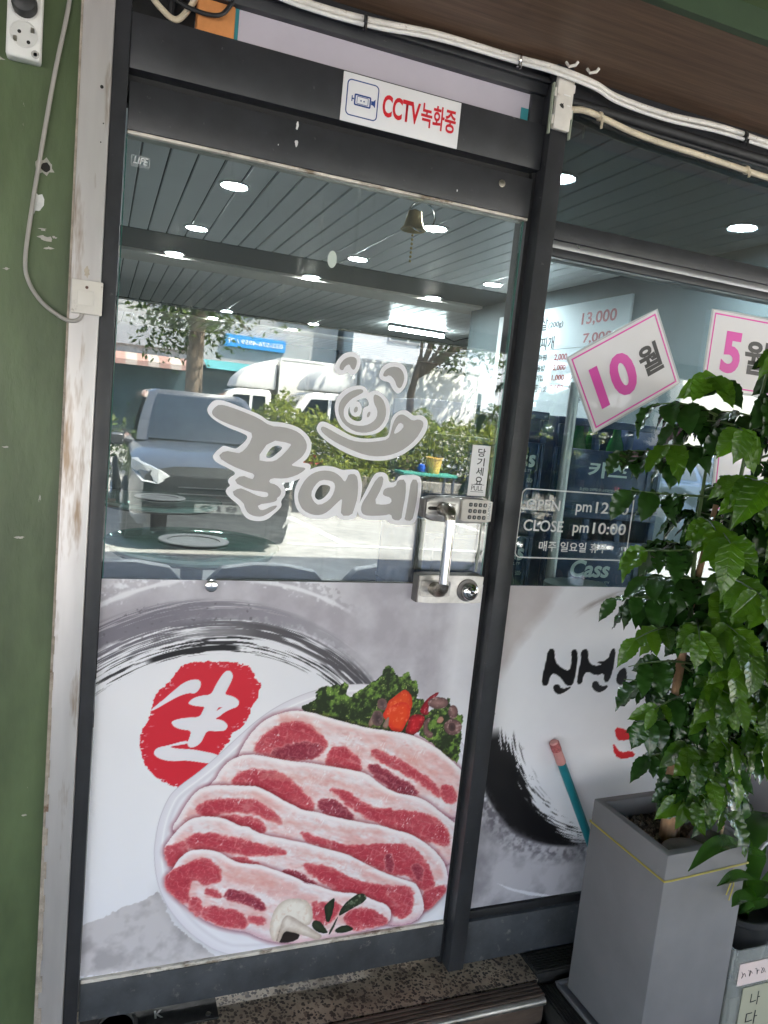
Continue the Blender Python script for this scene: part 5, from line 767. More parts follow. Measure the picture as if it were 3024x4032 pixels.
cass = [('Cass', (-.095, .055, .072, .130)), ('SOUND OF VITALITY', (-.075, .06, .052, .060)), ('500ml', (.075, .115, .03, .043))]
cass_l = [('Cass', (.020, .178, .118, .174)), ('SOUND OF VITALITY', (.04, .165, .103, .112)), ('500ml', (.150, .182, .070, .084))]
kas = [('카스', (-.078, .070, .106, .158)), ('이 상자는 오비맥주(주) 소유재산입니다', (-.10, .040, .060, .072)), ('500ml', (.05, .090, .057, .069))]
pal_m = mat('pallet_wood', (.20, .14, .09), .8, var=.3, vscale=12.)
for cx_, lab in ((1.075, 'wooden pallet under the crates behind the door post'), (1.545, 'wooden pallet under the crates below the tilted card')):
    pq = thing('pallet', lab, 'pallet', (cx_, .50, -.024), group='pallets under the crates')
    for k in range(5): MB().box(-.205, .205, -.15+.061*k, -.10+.061*k, .022, .039).build('board', pal_m, pq)
    for x in (-.17, 0, .17): MB().box(x-.025, x+.025, -.15, .144, 0, .0215).build('runner', pal_m, pq)
for lvl in range(5):
    zt = .017+.2965*lvl
    crate('beer_crate', ['bottom navy crate of the stack behind the door post', 'second navy crate up in the stack behind the door post', 'third navy crate up in the stack behind the door post', 'fourth navy crate up in the stack behind the door post', 'topmost navy crate of the stack behind the door post, with pale lettering'][lvl], (1.075, .50, zt+.005), D2R(2), cass_l, 'beer crates stacked by the window')
    crate('beer_crate', ['bottom navy crate of the stack below the tilted card', 'second navy crate up in the stack below the tilted card', 'third navy crate up in the stack below the tilted card', 'fourth navy crate up, pale logo at the top of the film', 'topmost navy crate below the tilted card, with pale Korean lettering'][lvl], (1.545, .505, zt), D2R(-3.5), kas if lvl in (4, 2) else cass, 'beer crates stacked by the window')
gbot = mat('green_bottle', (.02, .16, .04), .08, spec=.6); lbl = mat('blue_label', (.02, .08, .32), .4)
for i, (x, y, lab) in enumerate(((1.175, .42, 'green bottle with blue label in the crate opening behind the post'), (1.225, .44, 'second green bottle beside the one behind the post'), (1.45, .43, 'green bottle with blue label in the crate opening under the tilted card'), (1.51, .44, 'green bottle in the middle of the crate under the tilted card'), (1.60, .43, 'green bottle at the plant end of the crate under the tilted card'))):
    q = thing('beer_bottle', lab, 'bottle', (x, y, 1.221+.012), group='bottles standing in the crates')
    MB().lathe([(.028, 0), (.031, .008), (.031, .16), (.026, .19), (.014, .22), (.0125, .258), (.0, .262)], n=18).build('glass', gbot, q, smooth=True)
    MB().lathe([(.0315, .085), (.0317, .088), (.0317, .14), (.0315, .143)], n=18).build('label', lbl, q, smooth=True)
    MB().lathe([(.0135, .25), (.0145, .252), (.0145, .264), (0, .266)], n=14).build('cap', chrome, q, smooth=True)
tag(MB().tube([(1.352, .345, -.024), (1.352, .345, 1.60)], .016, 16).build('steel_pole', steel, smooth=True), 'upright steel pole between the two crate stacks', 'pole')
mint = mat('mint_plastic', (.46, .55, .48), .4)
ch = thing('plastic_stool', 'pale mint plastic stool top just above the window film', 'stool', (1.375, .24, -.024))
MB().prism([(x, y) for x, y in [( .105*math.cos(a)*(1 if abs(math.cos(a)) < .9 else 1), .075*math.sin(a)) for a in [2*math.pi*i/28 for i in range(28)]]], .975, 1.012, 'xy').build('seat', mint, ch, bevel=.008, seg=3)
for x, y in ((-.075, -.04), (.075, -.04), (-.075, .04), (.075, .04)): MB().tube([(x*1.25, y*1.2, 0), (x, y, .98)], .012, 10).build('leg', mint, ch, smooth=True)
# price board on a partition
struct(MB().box(2.925, 3.02, .27, 4.3, -.024, 2.446).build('partition', wall_in))
mb_ = thing('price_board', 'pale price board with dark dish names and red prices', 'price board', (2.92, 2.8, 1.6))
board_m = mat('board_white', (.40, .44, .45), .75, var=.04, vscale=3.); MB().box(-.014, .004, -.66, .95, -.06, .72).build('board', board_m, mb_, bevel=.004)
red_w = mat('red_price', (.22, .012, .02), .6); blk_w = mat('dark_dish_ink', (.008, .01, .012), .6)
for s_, y0, y1, z0, z1 in MENU: text_mesh(s_, red_w if s_[0] in '1237' else blk_w, (y0-2.8, y1-2.8, z0-1.6, z1-1.6), -.0150, bold=.022, plane='yz', parent=mb_)
MB().box(-.0146, -.0140, -.60, .9, .425, .4275).build('rule', blk_w, mb_)
MB().box(-.0148, -.0142, .255, .36, .025, .06).build('note_label', sheet_white, mb_)
# tables with glass tops, chairs
tglass = glass_mat('table_glass', .10, (.70, .86, .82), .05); tsteel = mat('table_steel', (.07, .072, .072), .6, metal=.3, var=.1, vscale=20.)
def table(label, c):
    q = thing('round_table', label, 'table', (c[0], c[1], -.025), group='round restaurant tables')
    MB().lathe([(.40, .735), (.425, .738), (.43, .744), (.425, .750), (.17, .750), (.165, .744)], n=56).build('glass_top', tglass, q, smooth=True)
    MB().lathe([(.165, .752), (.175, .756), (.17, .760), (.13, .757), (.12, .735), (0, .733)], n=40).build('grill_ring', tsteel, q, smooth=True)
    MB().lathe([(.38, .690), (.40, .705), (.39, .715), (.05, .70)], n=40).build('apron', tsteel, q, smooth=True)
    MB().lathe([(.05, .03), (.045, .3), (.06, .69)], n=20).build('column', tsteel, q, smooth=True); MB().lathe([(.25, 0), (.25, .02), (.06, .035)], n=32).build('foot', tsteel, q, smooth=True)
table('round glass topped table nearest the door, seen low in the glass', (.45, 2.13)); table('round glass topped table behind the nearest one', (.40, 3.75))
seat_m = mat('dark_leatherette', (.014, .017, .020), .5, var=.3, vscale=30.)
def chair(label, c, rz):
    q = thing('dining_chair', label, 'chair', (c[0], c[1], -.025), rz, 'dark dining chairs by the door')
    bk = [(-.20, .60), (-.205, .80), (-.19, .90), (-.15, .945), (-.05, .962), (.05, .962), (.15, .945), (.19, .90), (.205, .80), (.20, .60)]
    MB().prism(bk, -.03, .02).build('backrest', seat_m, q, bevel=.012, seg=2); MB().box(-.21, .21, .0, .40, .43, .49).build('seat', seat_m, q, bevel=.02, seg=2)
    for x, y in ((-.18, .0), (.18, .0), (-.18, .37), (.18, .37)): MB().tube([(x, y, 0), (x, y, .44 if y > .1 else .62)], .012, 8).build('leg', black_gap, q, smooth=True)
chair('dark chair back low in the door glass, by the hinge side', (.05, .66), D2R(3)); chair('dark chair back low in the door glass, above the round clamp', (.505, .66), D2R(-4)); chair('dark chair back low in the door glass, beside the handle', (.96, .70), D2R(2))
# ================================================================== planters and plants on the step
def leaf_material(name, c1, c2, trans, side=True):
    m = bpy.data.materials.new(name); m.use_nodes = True; t = m.node_tree; n = t.nodes; p = n['Principled BSDF']; out = n['Material Output']
    tc = n.new('ShaderNodeTexCoord'); sx = n.new('ShaderNodeSeparateXYZ'); t.links.new(tc.outputs['Object'], sx.inputs[0])
    ab = n.new('ShaderNodeMath'); ab.operation = 'ABSOLUTE'; t.links.new(sx.outputs[0], ab.inputs[0])
    ph = n.new('ShaderNodeMath'); ph.operation = 'MULTIPLY_ADD'; ph.inputs[1].default_value = -.75; t.links.new(ab.outputs[0], ph.inputs[0]); t.links.new(sx.outputs[1], ph.inputs[2])
    fr_ = n.new('ShaderNodeMath'); fr_.operation = 'MULTIPLY'; fr_.inputs[1].default_value = 46; t.links.new(ph.outputs[0], fr_.inputs[0])
    si = n.new('ShaderNodeMath'); si.operation = 'SINE'; t.links.new(fr_.outputs[0], si.inputs[0])
    if not side: t.links.remove(fr_.inputs[0].links[0]); fr_.inputs[0].default_value = 0.
    pw = n.new('ShaderNodeMapRange'); pw.inputs[1].default_value = .80; pw.inputs[2].default_value = 1.; t.links.new(si.outputs[0], pw.inputs[0])
    mr = n.new('ShaderNodeMapRange'); mr.inputs[1].default_value = .018; mr.inputs[2].default_value = .005; t.links.new(ab.outputs[0], mr.inputs[0])
    vein = n.new('ShaderNodeMath'); vein.operation = 'MAXIMUM'; t.links.new(pw.outputs[0], vein.inputs[0]); t.links.new(mr.outputs[0], vein.inputs[1])
    oi = n.new('ShaderNodeObjectInfo'); mx = n.new('ShaderNodeMix'); mx.data_type = 'RGBA'; mx.inputs[6].default_value = (*c1, 1); mx.inputs[7].default_value = (*c2, 1); t.links.new(oi.outputs['Random'], mx.inputs[0])
    nz = n.new('ShaderNodeTexNoise'); nz.inputs['Scale'].default_value = 7; t.links.new(tc.outputs['Object'], nz.inputs['Vector'])
    vm = n.new('ShaderNodeMath'); vm.operation = 'MULTIPLY'; vm.inputs[1].default_value = .07; t.links.new(vein.outputs[0], vm.inputs[0])
    m2 = n.new('ShaderNodeMix'); m2.data_type = 'RGBA'; m2.inputs[7].default_value = (c2[0]*2.2, c2[1]*1.9, c2[2]*2.0, 1); t.links.new(vm.outputs[0], m2.inputs[0]); t.links.new(mx.outputs[2], m2.inputs[6])
    t.links.new(m2.outputs[2], p.inputs['Base Color']); p.inputs['Roughness'].default_value = .20; p.inputs['Specular IOR Level'].default_value = .6
    b = n.new('ShaderNodeBump'); b.inputs['Strength'].default_value = .34; b.inputs['Distance'].default_value = .004; b.invert = True
    su = n.new('ShaderNodeMath'); su.operation = 'MULTIPLY_ADD'; su.inputs[1].default_value = .5; t.links.new(nz.outputs[0], su.inputs[0]); t.links.new(vein.outputs[0], su.inputs[2]); t.links.new(su.outputs[0], b.inputs['Height']); t.links.new(b.outputs[0], p.inputs['Normal'])
    tl = n.new('ShaderNodeBsdfTranslucent'); tl.inputs[0].default_value = (c2[0]*2.4, c2[1]*2.8, c2[2]*.9, 1)
    ms = n.new('ShaderNodeMixShader'); ms.inputs[0].default_value = trans; t.links.new(p.outputs[0], ms.inputs[1]); t.links.new(tl.outputs[0], ms.inputs[2]); t.links.new(ms.outputs[0], out.inputs[0])
    return m
leaf_m = leaf_material('glossy_leaf', (.013, .040, .006), (.078, .165, .013), .34)
def leaf_mesh(L, Wd, seed, curl=.25, wave=.006, name='leaf'):
    """pointed leaf along +y, folded at the midrib, drooping, with a wavy edge"""
    rr = random.Random(seed); n = 15; rows = []; ph = rr.random()*6
    for i in range(n+1):
        u = i/n; w_ = Wd*(math.sin(math.pi*min(1, u**.78))**.80)*(1-.25*u) if 0 < u < 1 else 0
        if u > .80: w_ *= max(.0, 1-((u-.80)/.2)**1.0*.72)
        if 1 < i < n: w_ *= 1+(.05 if i % 2 else -.05)
        if i == n: w_ = .0004
        if i == 0: w_ = .0012
        y = L*u; zc = -curl*L*u*u; row = []
        for s_ in (-1, -.5, 0, .5, 1):
            x = s_*w_*(1+.04*math.sin(7*u+ph)); z = zc+abs(s_)*w_*.30+(wave*math.sin(9*u*3.1+ph+s_*2)*abs(s_) if 0 < i < n else 0)
            row.append((x, y, z))
        rows.append(row)
    return MB().grid(rows).mesh(name, leaf_m, smooth=False)
LEAVES = []
for i in range(8):
    me = leaf_mesh(1., (.25, .33, .29, .37)[i % 4], i, (.10, .3, .5, .2)[(i*3) % 4], (.02, .035, .05)[i % 3]); me.shade_smooth(); LEAVES.append(me)
def place_leaf(parent, me, p, d, up, L, name='leaf'):
    d = d.normalized(); x = d.cross(up).normalized(); z = x.cross(d).normalized()
    o = bpy.data.objects.new(name, me); COL.objects.link(o); o.parent = parent
    m = Matrix((x*L, d*L, z*L)).transposed().to_4x4(); m.translation = p; o.matrix_local = m; return o
pot_m = mat('grey_planter', (.160, .156, .160), .55, var=.10, vscale=6., bump=.08, bscale=300., rvar=.10, spots=((.24, .23, .22), 15., .66, .80))
def planter(label, c, w_, h, rz, inset=.022):
    q = thing('planter', label, 'planter', c, rz); a = w_/2; b = a-inset
    o = MB(); o.add([(sx*a, sy*a, z) for z in (0, h) for sx, sy in ((-1, -1), (1, -1), (1, 1), (-1, 1))]+[(sx*b, sy*b, z) for z in (h, h-.075) for sx, sy in ((-1, -1), (1, -1), (1, 1), (-1, 1))],
      [(3, 2, 1, 0)]+[(i, (i+1) % 4, 4+(i+1) % 4, 4+i) for i in range(4)]+[(4+i, 4+(i+1) % 4, 8+(i+1) % 4, 8+i) for i in range(4)]+[(8+i, 8+(i+1) % 4, 12+(i+1) % 4, 12+i) for i in range(4)]+[(12, 13, 14, 15)])
    o.build('body', pot_m, q, bevel=.003, seg=2)
    return q, b
pz = -.052
pt, bi = planter('tall square grey planter with a yellow tie on the black step pad', (1.3695, -.2795, pz+.014), .2635, .502-pz-.012, D2R(2.4))
tyy = MB(); tyy.add([(sx*.150, sy*.150, 0) for sx, sy in ((-1, -1), (1, -1), (1, 1), (-1, 1))]+[(sx*.156, sy*.156, .018) for sx, sy in ((-1, -1), (1, -1), (1, 1), (-1, 1))]+[(sx*.148, sy*.148, .018) for sx, sy in ((-1, -1), (1, -1), (1, 1), (-1, 1))]+[(sx*.146, sy*.146, .010) for sx, sy in ((-1, -1), (1, -1), (1, 1), (-1, 1))],
   [(3, 2, 1, 0), (12, 13, 14, 15)]+[(k+i, k+(i+1) % 4, k+4+(i+1) % 4, k+4+i) for k in (0, 4, 8) for i in range(4)])
tray = tag(tyy.build('planter_tray', pot_m, bevel=.002), 'grey square drip tray under the tall planter', 'tray'); tray.location = (1.3695, -.2795, pz+.001); tray.rotation_euler = (0, 0, D2R(2.4))
hh = .502-pz-.012
soil_m = mat('pebble_soil', (.10, .075, .055), .9, var=.5, vscale=120., bump=.8, bscale=140.)
MB().grid([[(-bi+2*bi*i/14, -bi+2*bi*j/14, hh-.052+.010*math.sin(i*1.3)*math.cos(j*1.9)+random.uniform(-.003, .003)) for i in range(15)] for j in range(15)]).build('soil', soil_m, pt, smooth=True)
b = MB(); rs = random.Random(5)
for i in range(420):
    x, y = rs.uniform(-bi, bi)*.96, rs.uniform(-bi, bi)*.96; r = rs.uniform(.0022, .005); z = hh-.047
    b.lathe([(r*.6, -r*.7), (r, 0), (r*.55, r*.7)], (x, y, z+rs.uniform(-.004, .006)), n=5)
k = b.build('gravel', mat('gravel_stone', (.24, .19, .145), .85, var=.5, vscale=300.), pt); k['kind'] = 'stuff'
tag(MB().prism(blob((0, 0), .055, 8, a=.12, sx=1.2, sz=.7), -.004, .014, 'xy').build('flat_stone', mat('grey_stone', (.17, .165, .155), .8, var=.15, vscale=40.), bevel=.004, loc=(1.352, -.358, .468)), 'flat grey stone on the soil at the planter front', 'stone')
tag(MB().prism(blob((0, 0), .042, 9, a=.12, sx=1.1, sz=.8), -.004, .016, 'xy').build('flat_stone', MATS['grey_stone'], bevel=.004, loc=(1.437, -.335, .469)), 'rounder grey stone on the soil near the thin stick', 'stone')
yel = mat('yellow_cord', (.42, .34, .06), .5)
ys = thing('yellow_tie', 'thin yellow cord tied round the grey planter rim', 'cord', (1.3695, -.2795, .440)); ys.rotation_euler = (0, 0, D2R(2.4)); a = .1338
for dz in (0, .0026): MB().tube([(-a, -a, dz), (-a+.02, -a, dz-.001), (a, -a, dz+.006), (a, a, dz), (-a, a, dz), (-a, -a, dz)], .0011, 6).build('strand', yel, ys, smooth=True)
MB().tube([(.085, -a-.002, 0), (.078, -a-.006, -.03), (.068, -a-.006, -.062)], .0016, 6).build('loose_end', yel, ys, smooth=True); MB().tube([(.085, -a-.002, 0), (.088, -a-.006, -.04), (.080, -a-.006, -.078)], .0016, 6).build('loose_end', yel, ys, smooth=True)
# ---- the leafy plant
lp = thing('leafy_plant', 'bushy glossy green plant with pale trunks in the grey planter', 'plant', (1.372, -.278, .455))
bark = mat('pale_bark', (.30, .175, .095), .75, var=.35, vscale=60., bump=.5, bscale=90., stretch=(1, 1, .35)); green_stem = mat('green_stem', (.07, .12, .03), .5, var=.2, vscale=40.)
rs = random.Random(21)
MB().tube([(-.010, -.010, -.01), (-.014, -.012, .05), (-.022, -.014, .12), (-.034, -.012, .20), (-.044, -.006, .30), (-.045, 0, .42), (-.03, .01, .60), (0, .01, .85)], [.021, .019, .0185, .014, .0125, .011, .009, .006], 14).build('trunk', bark, lp, smooth=True)
MB().tube([(.012, .004, -.01), (.012, .006, .06), (.018, .008, .15), (.04, .008, .25), (.06, .006, .40), (.08, .0, .62), (.09, -.01, .88)], [.024, .021, .020, .014, .012, .009, .006], 14).build('trunk', bark, lp, smooth=True)
MB().tube([(.045, .03, -.01), (.05, .032, .05), (.065, .035, .16), (.12, .03, .33), (.17, .02, .55), (.20, .0, .78)], [.014, .013, .012, .010, .008, .005], 12).build('trunk', bark, lp, smooth=True)
for x, y, z, dx in ((-.026, -.03, .135, -.4), (.0, -.032, .14, .2), (.02, -.028, .15, .6), (-.012, -.034, .11, 0)): MB().tube([(x, y+.01, z-.03), (x+dx*.02, y, z), (x+dx*.05, y-.004, z+.03)], [.008, .007, .003], 8).build('cut_stub', bark, lp, smooth=True)
tag(MB().tube([(1.478, -.345, .452), (1.468, -.352, .60)], .0035, 8).build('plant_stick', mat('pale_wood', (.45, .30, .18), .7), smooth=True), 'thin pale wooden stick in the planter soil', 'stick')
NL = 0; ALL = []
def frond(base, az, rise, length, nl, size):
    """one compound leaf: a stalk and its paired leaflets"""
    global NL
    sa = math.sin(az); d = Vector((math.cos(az), sa*(.72 if sa > 0 else 1.2), 0)); P = []
    for i in range(9):
        u = i/8; P.append(Vector(base)+d*length*u+Vector((0, 0, rise*length*(u-1.25*u*u*.75))))
    MB().tube(P, [.0034-.0024*i/8 for i in range(9)], 6).build('leaf_stalk', green_stem, lp, smooth=True)
    nl += 2
    for k in range(nl):
        u = .22+.78*k/(nl-1) if nl > 1 else 1; q = P[min(8, int(u*8+.5))]
        side = 0 if k == nl-1 else (1 if k % 2 else -1)
        sv = Vector((-d.y, d.x, 0)).normalized()*side
        dirv = d.normalized()*(.55+.3*u if side else .8)+sv*(.9 if side else 0)+Vector((0, 0, -.55-.75*rs.random()))
        L = size*rs.uniform(.55, .95); up = (Vector((0, 0, 1))*.9+d.normalized()*.6+Vector((rs.uniform(-.5, .5), rs.uniform(-.9, .1), 0)))
        tip = q+dirv.normalized()*L
        wy = -.278
        if q.y+wy > -.03 or tip.y+wy > -.012 or tip.z < -.02: continue
        if abs(tip.x) < .14 and abs(tip.y) < .13 and tip.z < .03: continue
        hid = False
        for v in (q.lerp(tip, .5), tip):  # keep the brush lettering on the film clear
            W3 = v+Vector((1.372, -.278, .455)); k_ = 1.65/(W3.y+1.65); wx = -.02+(W3.x+.02)*k_; wz = 1.43+(W3.z-1.43)*k_
            hid = hid or (wx < 1.37 and .60 < wz < .84) or (wx < 1.345 and .84 <= wz < .90) or (wx < 1.21 and wz < 1.5)
        if hid: continue
        ALL.append((q, dirv, up, L, rs.randrange(8))); NL += 1
stems = [((-.042, 0, .35), (-.05, .01, 1.06)), ((.06, .0, .35), (.10, -.02, 1.18)), ((.12, .03, .33), (.22, .0, 1.08)), ((.0, -.01, .5), (.02, -.06, 1.20)), ((.2, .0, .6), (.33, -.02, 1.1))]
for a, b_ in stems: MB().tube([Vector(a).lerp(Vector(b_), i/6)+Vector((.012*math.sin(i*1.3), .01*math.cos(i), 0)) for i in range(7)], [.0075-.0008*i for i in range(7)], 8).build('branch', green_stem, lp, smooth=True)
spec = []
for a, b_ in stems:
    for j in range(10):
        u = (j+.5)/10; spec.append((Vector(a).lerp(Vector(b_), u), j))
ga = 0
for i, (p_, j) in enumerate(spec):
    ga += 2.399963+rs.uniform(-.3, .3)
    frond(p_, ga, rs.uniform(.15, .55) if p_.z > .75 else rs.uniform(-.15, .3), rs.uniform(.13, .23) if p_.z > .45 else rs.uniform(.10, .18), rs.choice((7, 8, 9)), rs.uniform(.095, .12))
# fronds that reach out over the window, and low leaves by the trunk
for bx, az, ri, ln, nl, sz in (((-.03, -.0, .98), 3.35, .05, .20, 5, .105), ((-.03, 0, .87), 3.0, -.05, .22, 6, .10), ((-.02, .0, .74), 3.3, .0, .24, 6, .10), ((-.03, -.02, .62), 3.05, .08, .24, 6, .095), ((-.04, -.01, .55), 3.45, .25, .25, 6, .10), ((-.02, -.01, .46), 3.2, .2, .20, 6, .10), ((-.02, -.01, .38), 3.5, .1, .17, 6, .095), ((-.02, -.01, .33), 3.3, -.05, .14, 5, .09), ((.0, -.02, .28), 4.0, .05, .14, 5, .09), ((.05, -.02, .30), 5.0, .05, .16, 6, .10), ((.12, .0, .36), 5.4, .05, .17, 6, .10), ((.15, .0, .30), 6.0, .0, .17, 6, .095), ((.05, -.03, .45), 4.7, .2, .17, 6, .11), ((.1, -.03, .58), 4.9, .2, .18, 6, .115), ((.0, -.03, .66), 4.4, .2, .18, 6, .115), ((.16, -.03, .75), 5.0, .2, .18, 6, .115), ((.05, -.03, .85), 4.6, .2, .18, 6, .11), ((.2, -.03, .45), 5.2, .1, .18, 6, .115), ((-.01, -.015, .16), 3.7, .15, .10, 5, .07), ((.02, -.015, .16), 5.2, .1, .09, 5, .075), ((.06, .0, .12), 5.9, .2, .12, 4, .075), ((.0, -.01, .22), 4.4, .2, .11, 5, .08)):
    frond(bx, az, ri, ln, nl, sz)
for bx, az, ri, ln, nl, sz in (((-.03, -.03, 1.02), 3.9, .1, .26, 6, .11), ((-.04, -.03, .92), 4.15, .1, .28, 6, .115), ((-.04, -.03, .80), 3.95, .1, .28, 6, .11), ((-.03, -.03, .70), 4.2, .1, .27, 6, .11), ((.03, -.04, 1.08), 4.5, .1, .24, 6, .11), ((.1, -.04, .98), 4.9, .1, .24, 6, .115), ((-.04, -.02, .58), 3.9, .15, .22, 6, .10)):
    frond(bx, az, ri, ln, nl, sz)
for bx, az, ri, ln, nl, sz in (((-.05, -.0, 1.06), 3.2, .3, .20, 6, .10), ((-.04, -.02, 1.12), 3.6, .3, .20, 6, .105), ((.02, -.05, 1.18), 4.0, .4, .18, 6, .10), ((.1, -.02, 1.18), 4.8, .4, .18, 6, .11), ((.2, .0, 1.1), 5.3, .3, .2, 6, .11), ((.3, -.02, 1.08), 4.6, .3, .2, 6, .11), ((.3, -.02, .9), 4.7, .2, .2, 6, .115), ((.28, -.02, .75), 4.8, .2, .2, 6, .115), ((.22, -.02, .58), 4.7, .2, .2, 6, .115), ((.2, -.0, .36), 4.9, .1, .18, 6, .10), ((.26, .0, .45), 5.6, .1, .2, 6, .10), ((.12, -.02, .68), 4.6, .2, .2, 6, .12), ((.02, -.02, .55), 4.2, .2, .2, 6, .11)):
    frond(bx, az, ri, ln, nl, sz)
for k in range(22):  # fill on the street side
    frond((rs.uniform(-.04, .24), rs.uniform(-.05, .0), rs.uniform(.25, .95)), rs.uniform(3.9, 5.6), rs.uniform(0, .35), rs.uniform(.12, .22), 5, rs.uniform(.09, .115))
for k in range(26):  # low leaves round the trunks
    frond((rs.uniform(-.04, .12), rs.uniform(-.03, .02), rs.uniform(.17, .40)), rs.uniform(3.2, 6.2), rs.uniform(-.1, .25), rs.uniform(.08, .15), 5, rs.uniform(.08, .10))
for k in range(16):  # short sprays in front of the trunks
    frond((rs.uniform(-.05, .10), rs.uniform(-.045, -.02), rs.uniform(.14, .52)), rs.uniform(3.9, 5.5), rs.uniform(0, .5), rs.uniform(.05, .11), 5, rs.uniform(.085, .105))
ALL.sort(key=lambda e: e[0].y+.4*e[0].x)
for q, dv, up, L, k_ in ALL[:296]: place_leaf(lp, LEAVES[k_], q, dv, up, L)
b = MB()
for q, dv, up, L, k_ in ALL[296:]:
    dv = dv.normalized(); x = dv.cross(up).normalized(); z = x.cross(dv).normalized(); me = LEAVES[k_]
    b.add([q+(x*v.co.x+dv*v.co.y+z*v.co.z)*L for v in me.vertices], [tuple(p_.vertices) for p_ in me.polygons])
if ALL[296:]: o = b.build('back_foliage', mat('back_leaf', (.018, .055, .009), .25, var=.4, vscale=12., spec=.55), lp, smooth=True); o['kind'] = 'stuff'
# ---- neighbours at the edge of the picture
gb = thing('tall_planter', 'tall plain grey planter at the far edge, behind the bush', 'planter', (1.985, -.155, -.052))
MB().prism([(-.170, -.130), (.17, -.130), (.17, .125), (-.170, .125)], 0, .83, 'xy').build('body', mat('grey_box_paint', (.24, .225, .235), .55, var=.06, vscale=5.), gb, bevel=.006); MB().box(-.13, .13, -.09, .085, .8302, .834).build('soil', soil_m, gb)
tag(MB().tube([(1.80, -.30, .40), (1.74, -.33, .455), (1.66, -.36, .475), (1.60, -.37, .462), (1.56, -.36, .40), (1.55, -.30, .20), (1.56, -.2, -.03)], .0045, 8).build('drip_hose', mat('clear_hose', (.40, .41, .42), .25), smooth=True), 'thin pale hose looping behind the grey planter', 'hose')
clear_pl = glass_mat('clear_plastic', .04, (.84, .85, .84), .4, .22)
tub = thing('clear_tub', 'clear plastic tub with a handwritten pink label, beside the grey planter', 'tub', (1.618, -.312, -.050))
MB().prism([(-.100, -.09), (-.090, -.10), (.105, -.10), (.115, -.09), (.115, .09), (.105, .10), (-.090, .10), (-.100, .09)], 0, .26, 'xy', holes=[[(-.095, -.087), (-.087, -.096), (.102, -.096), (.110, -.087), (.110, .087), (.102, .096), (-.087, .096), (-.095, .087)]]).build('wall', clear_pl, tub)
MB().box(-.088, .10, -.09, .09, .002, .12).build('water', mat('murky_water', (.34, .32, .24), .2), tub, bevel=.004)
lbp = mat('pink_paper', (.62, .50, .47), .7); lb = MB().box(-.085, .020, -.1025, -.1012, .165, .225).build('label', lbp, tub); [MB().tube(spline([(-.076+.022*k+dx, -.1027, .186+dz) for dx, dz in [(0, .018), (.006+.003*(k % 2), .006+.006*((k*7) % 3)), (.002+.004*(k % 3), .001*k), (.010-.003*(k % 2), .012+.004*(k % 2)), (.016, .002+.005*(k % 3))]]), .0007, 5).build('pen_stroke', blk_w, lb) for k in range(4)]
lb2 = MB().box(-.06, .06, -.1025, -.1012, .005, .155).build('label', mat('yellow_paper', (.34, .33, .24), .7), tub); text_mesh('나', blk_w, (-.030, .002, .100, .138), -.1030, parent=lb2); text_mesh('다', blk_w, (-.036, .004, .045, .084), -.1030, parent=lb2)
ob = thing('strap_plant', 'strap leaved plant in a black pot standing in the clear tub', 'plant', (1.628, -.312, .075))
MB().lathe([(.060, 0), (.078, .16), (.084, .165), (.084, .18), (.076, .18), (.070, .15), (0, .148)], n=28).build('pot', mat('black_pot', (.014, .014, .015), .5), ob, smooth=True)
strap_m = leaf_material('strap_leaf', (.030, .075, .018), (.050, .120, .024), .15, False)
def strap(pts, w_, name='leaf'):
    q = [Vector(p)+Vector((.012, -.073, 0))*i/(len(pts)-1) for i, p in enumerate(pts)]; P = []
    q = [2*q[0]-q[1]]+q+[2*q[-1]-q[-2]]
    for i in range(1, len(q)-2):
        for k in range(5):
            u = k/5; a, b, c, d = q[i-1], q[i], q[i+1], q[i+2]; P.append(.5*((2*b)+(c-a)*u+(2*a-5*b+4*c-d)*u*u+(3*b-a-3*c+d)*u**3))
    P.append(q[-2]); rows = []
    for i, p_ in enumerate(P):
        u = i/(len(P)-1); d = (P[min(i+1, len(P)-1)]-P[max(i-1, 0)]).normalized(); s_ = d.cross(Vector((0, 0, 1))).normalized(); up = s_.cross(d)
        ww = w_*min(1, .55+1.4*u)*max(.03, 1-max(0, (u-.55)/.45)**1.8)
        rows.append([p_+s_*ww*k+up*abs(k)*ww*.28 for k in (-1, -.5, 0, .5, 1)])
    o = MB().grid(rows).build(name, strap_m, ob, smooth=True); return o
strap([(0, 0, .14), (-.05, -.03, .29), (-.123, -.07, .40), (-.25, -.11, .472), (-.37, -.14, .498), (-.473, -.165, .487)], .030)
strap([(0, 0, .14), (-.03, -.04, .24), (-.105, -.09, .33), (-.21, -.14, .40), (-.32, -.17, .445), (-.415, -.19, .462)], .028)
strap([(0, 0, .14), (-.02, -.04, .21), (-.095, -.08, .285), (-.18, -.12, .335), (-.26, -.14, .365), (-.315, -.15, .372)], .026)
strap([(0, 0, .14), (.06, -.02, .28), (.14, -.03, .36), (.26, -.04, .36)], .034); strap([(0, 0, .14), (.03, .05, .28), (.08, .12, .36), (.16, .18, .36)], .034); strap([(0, 0, .14), (-.03, .02, .30), (-.06, .05, .42), (-.05, .1, .5)], .030)
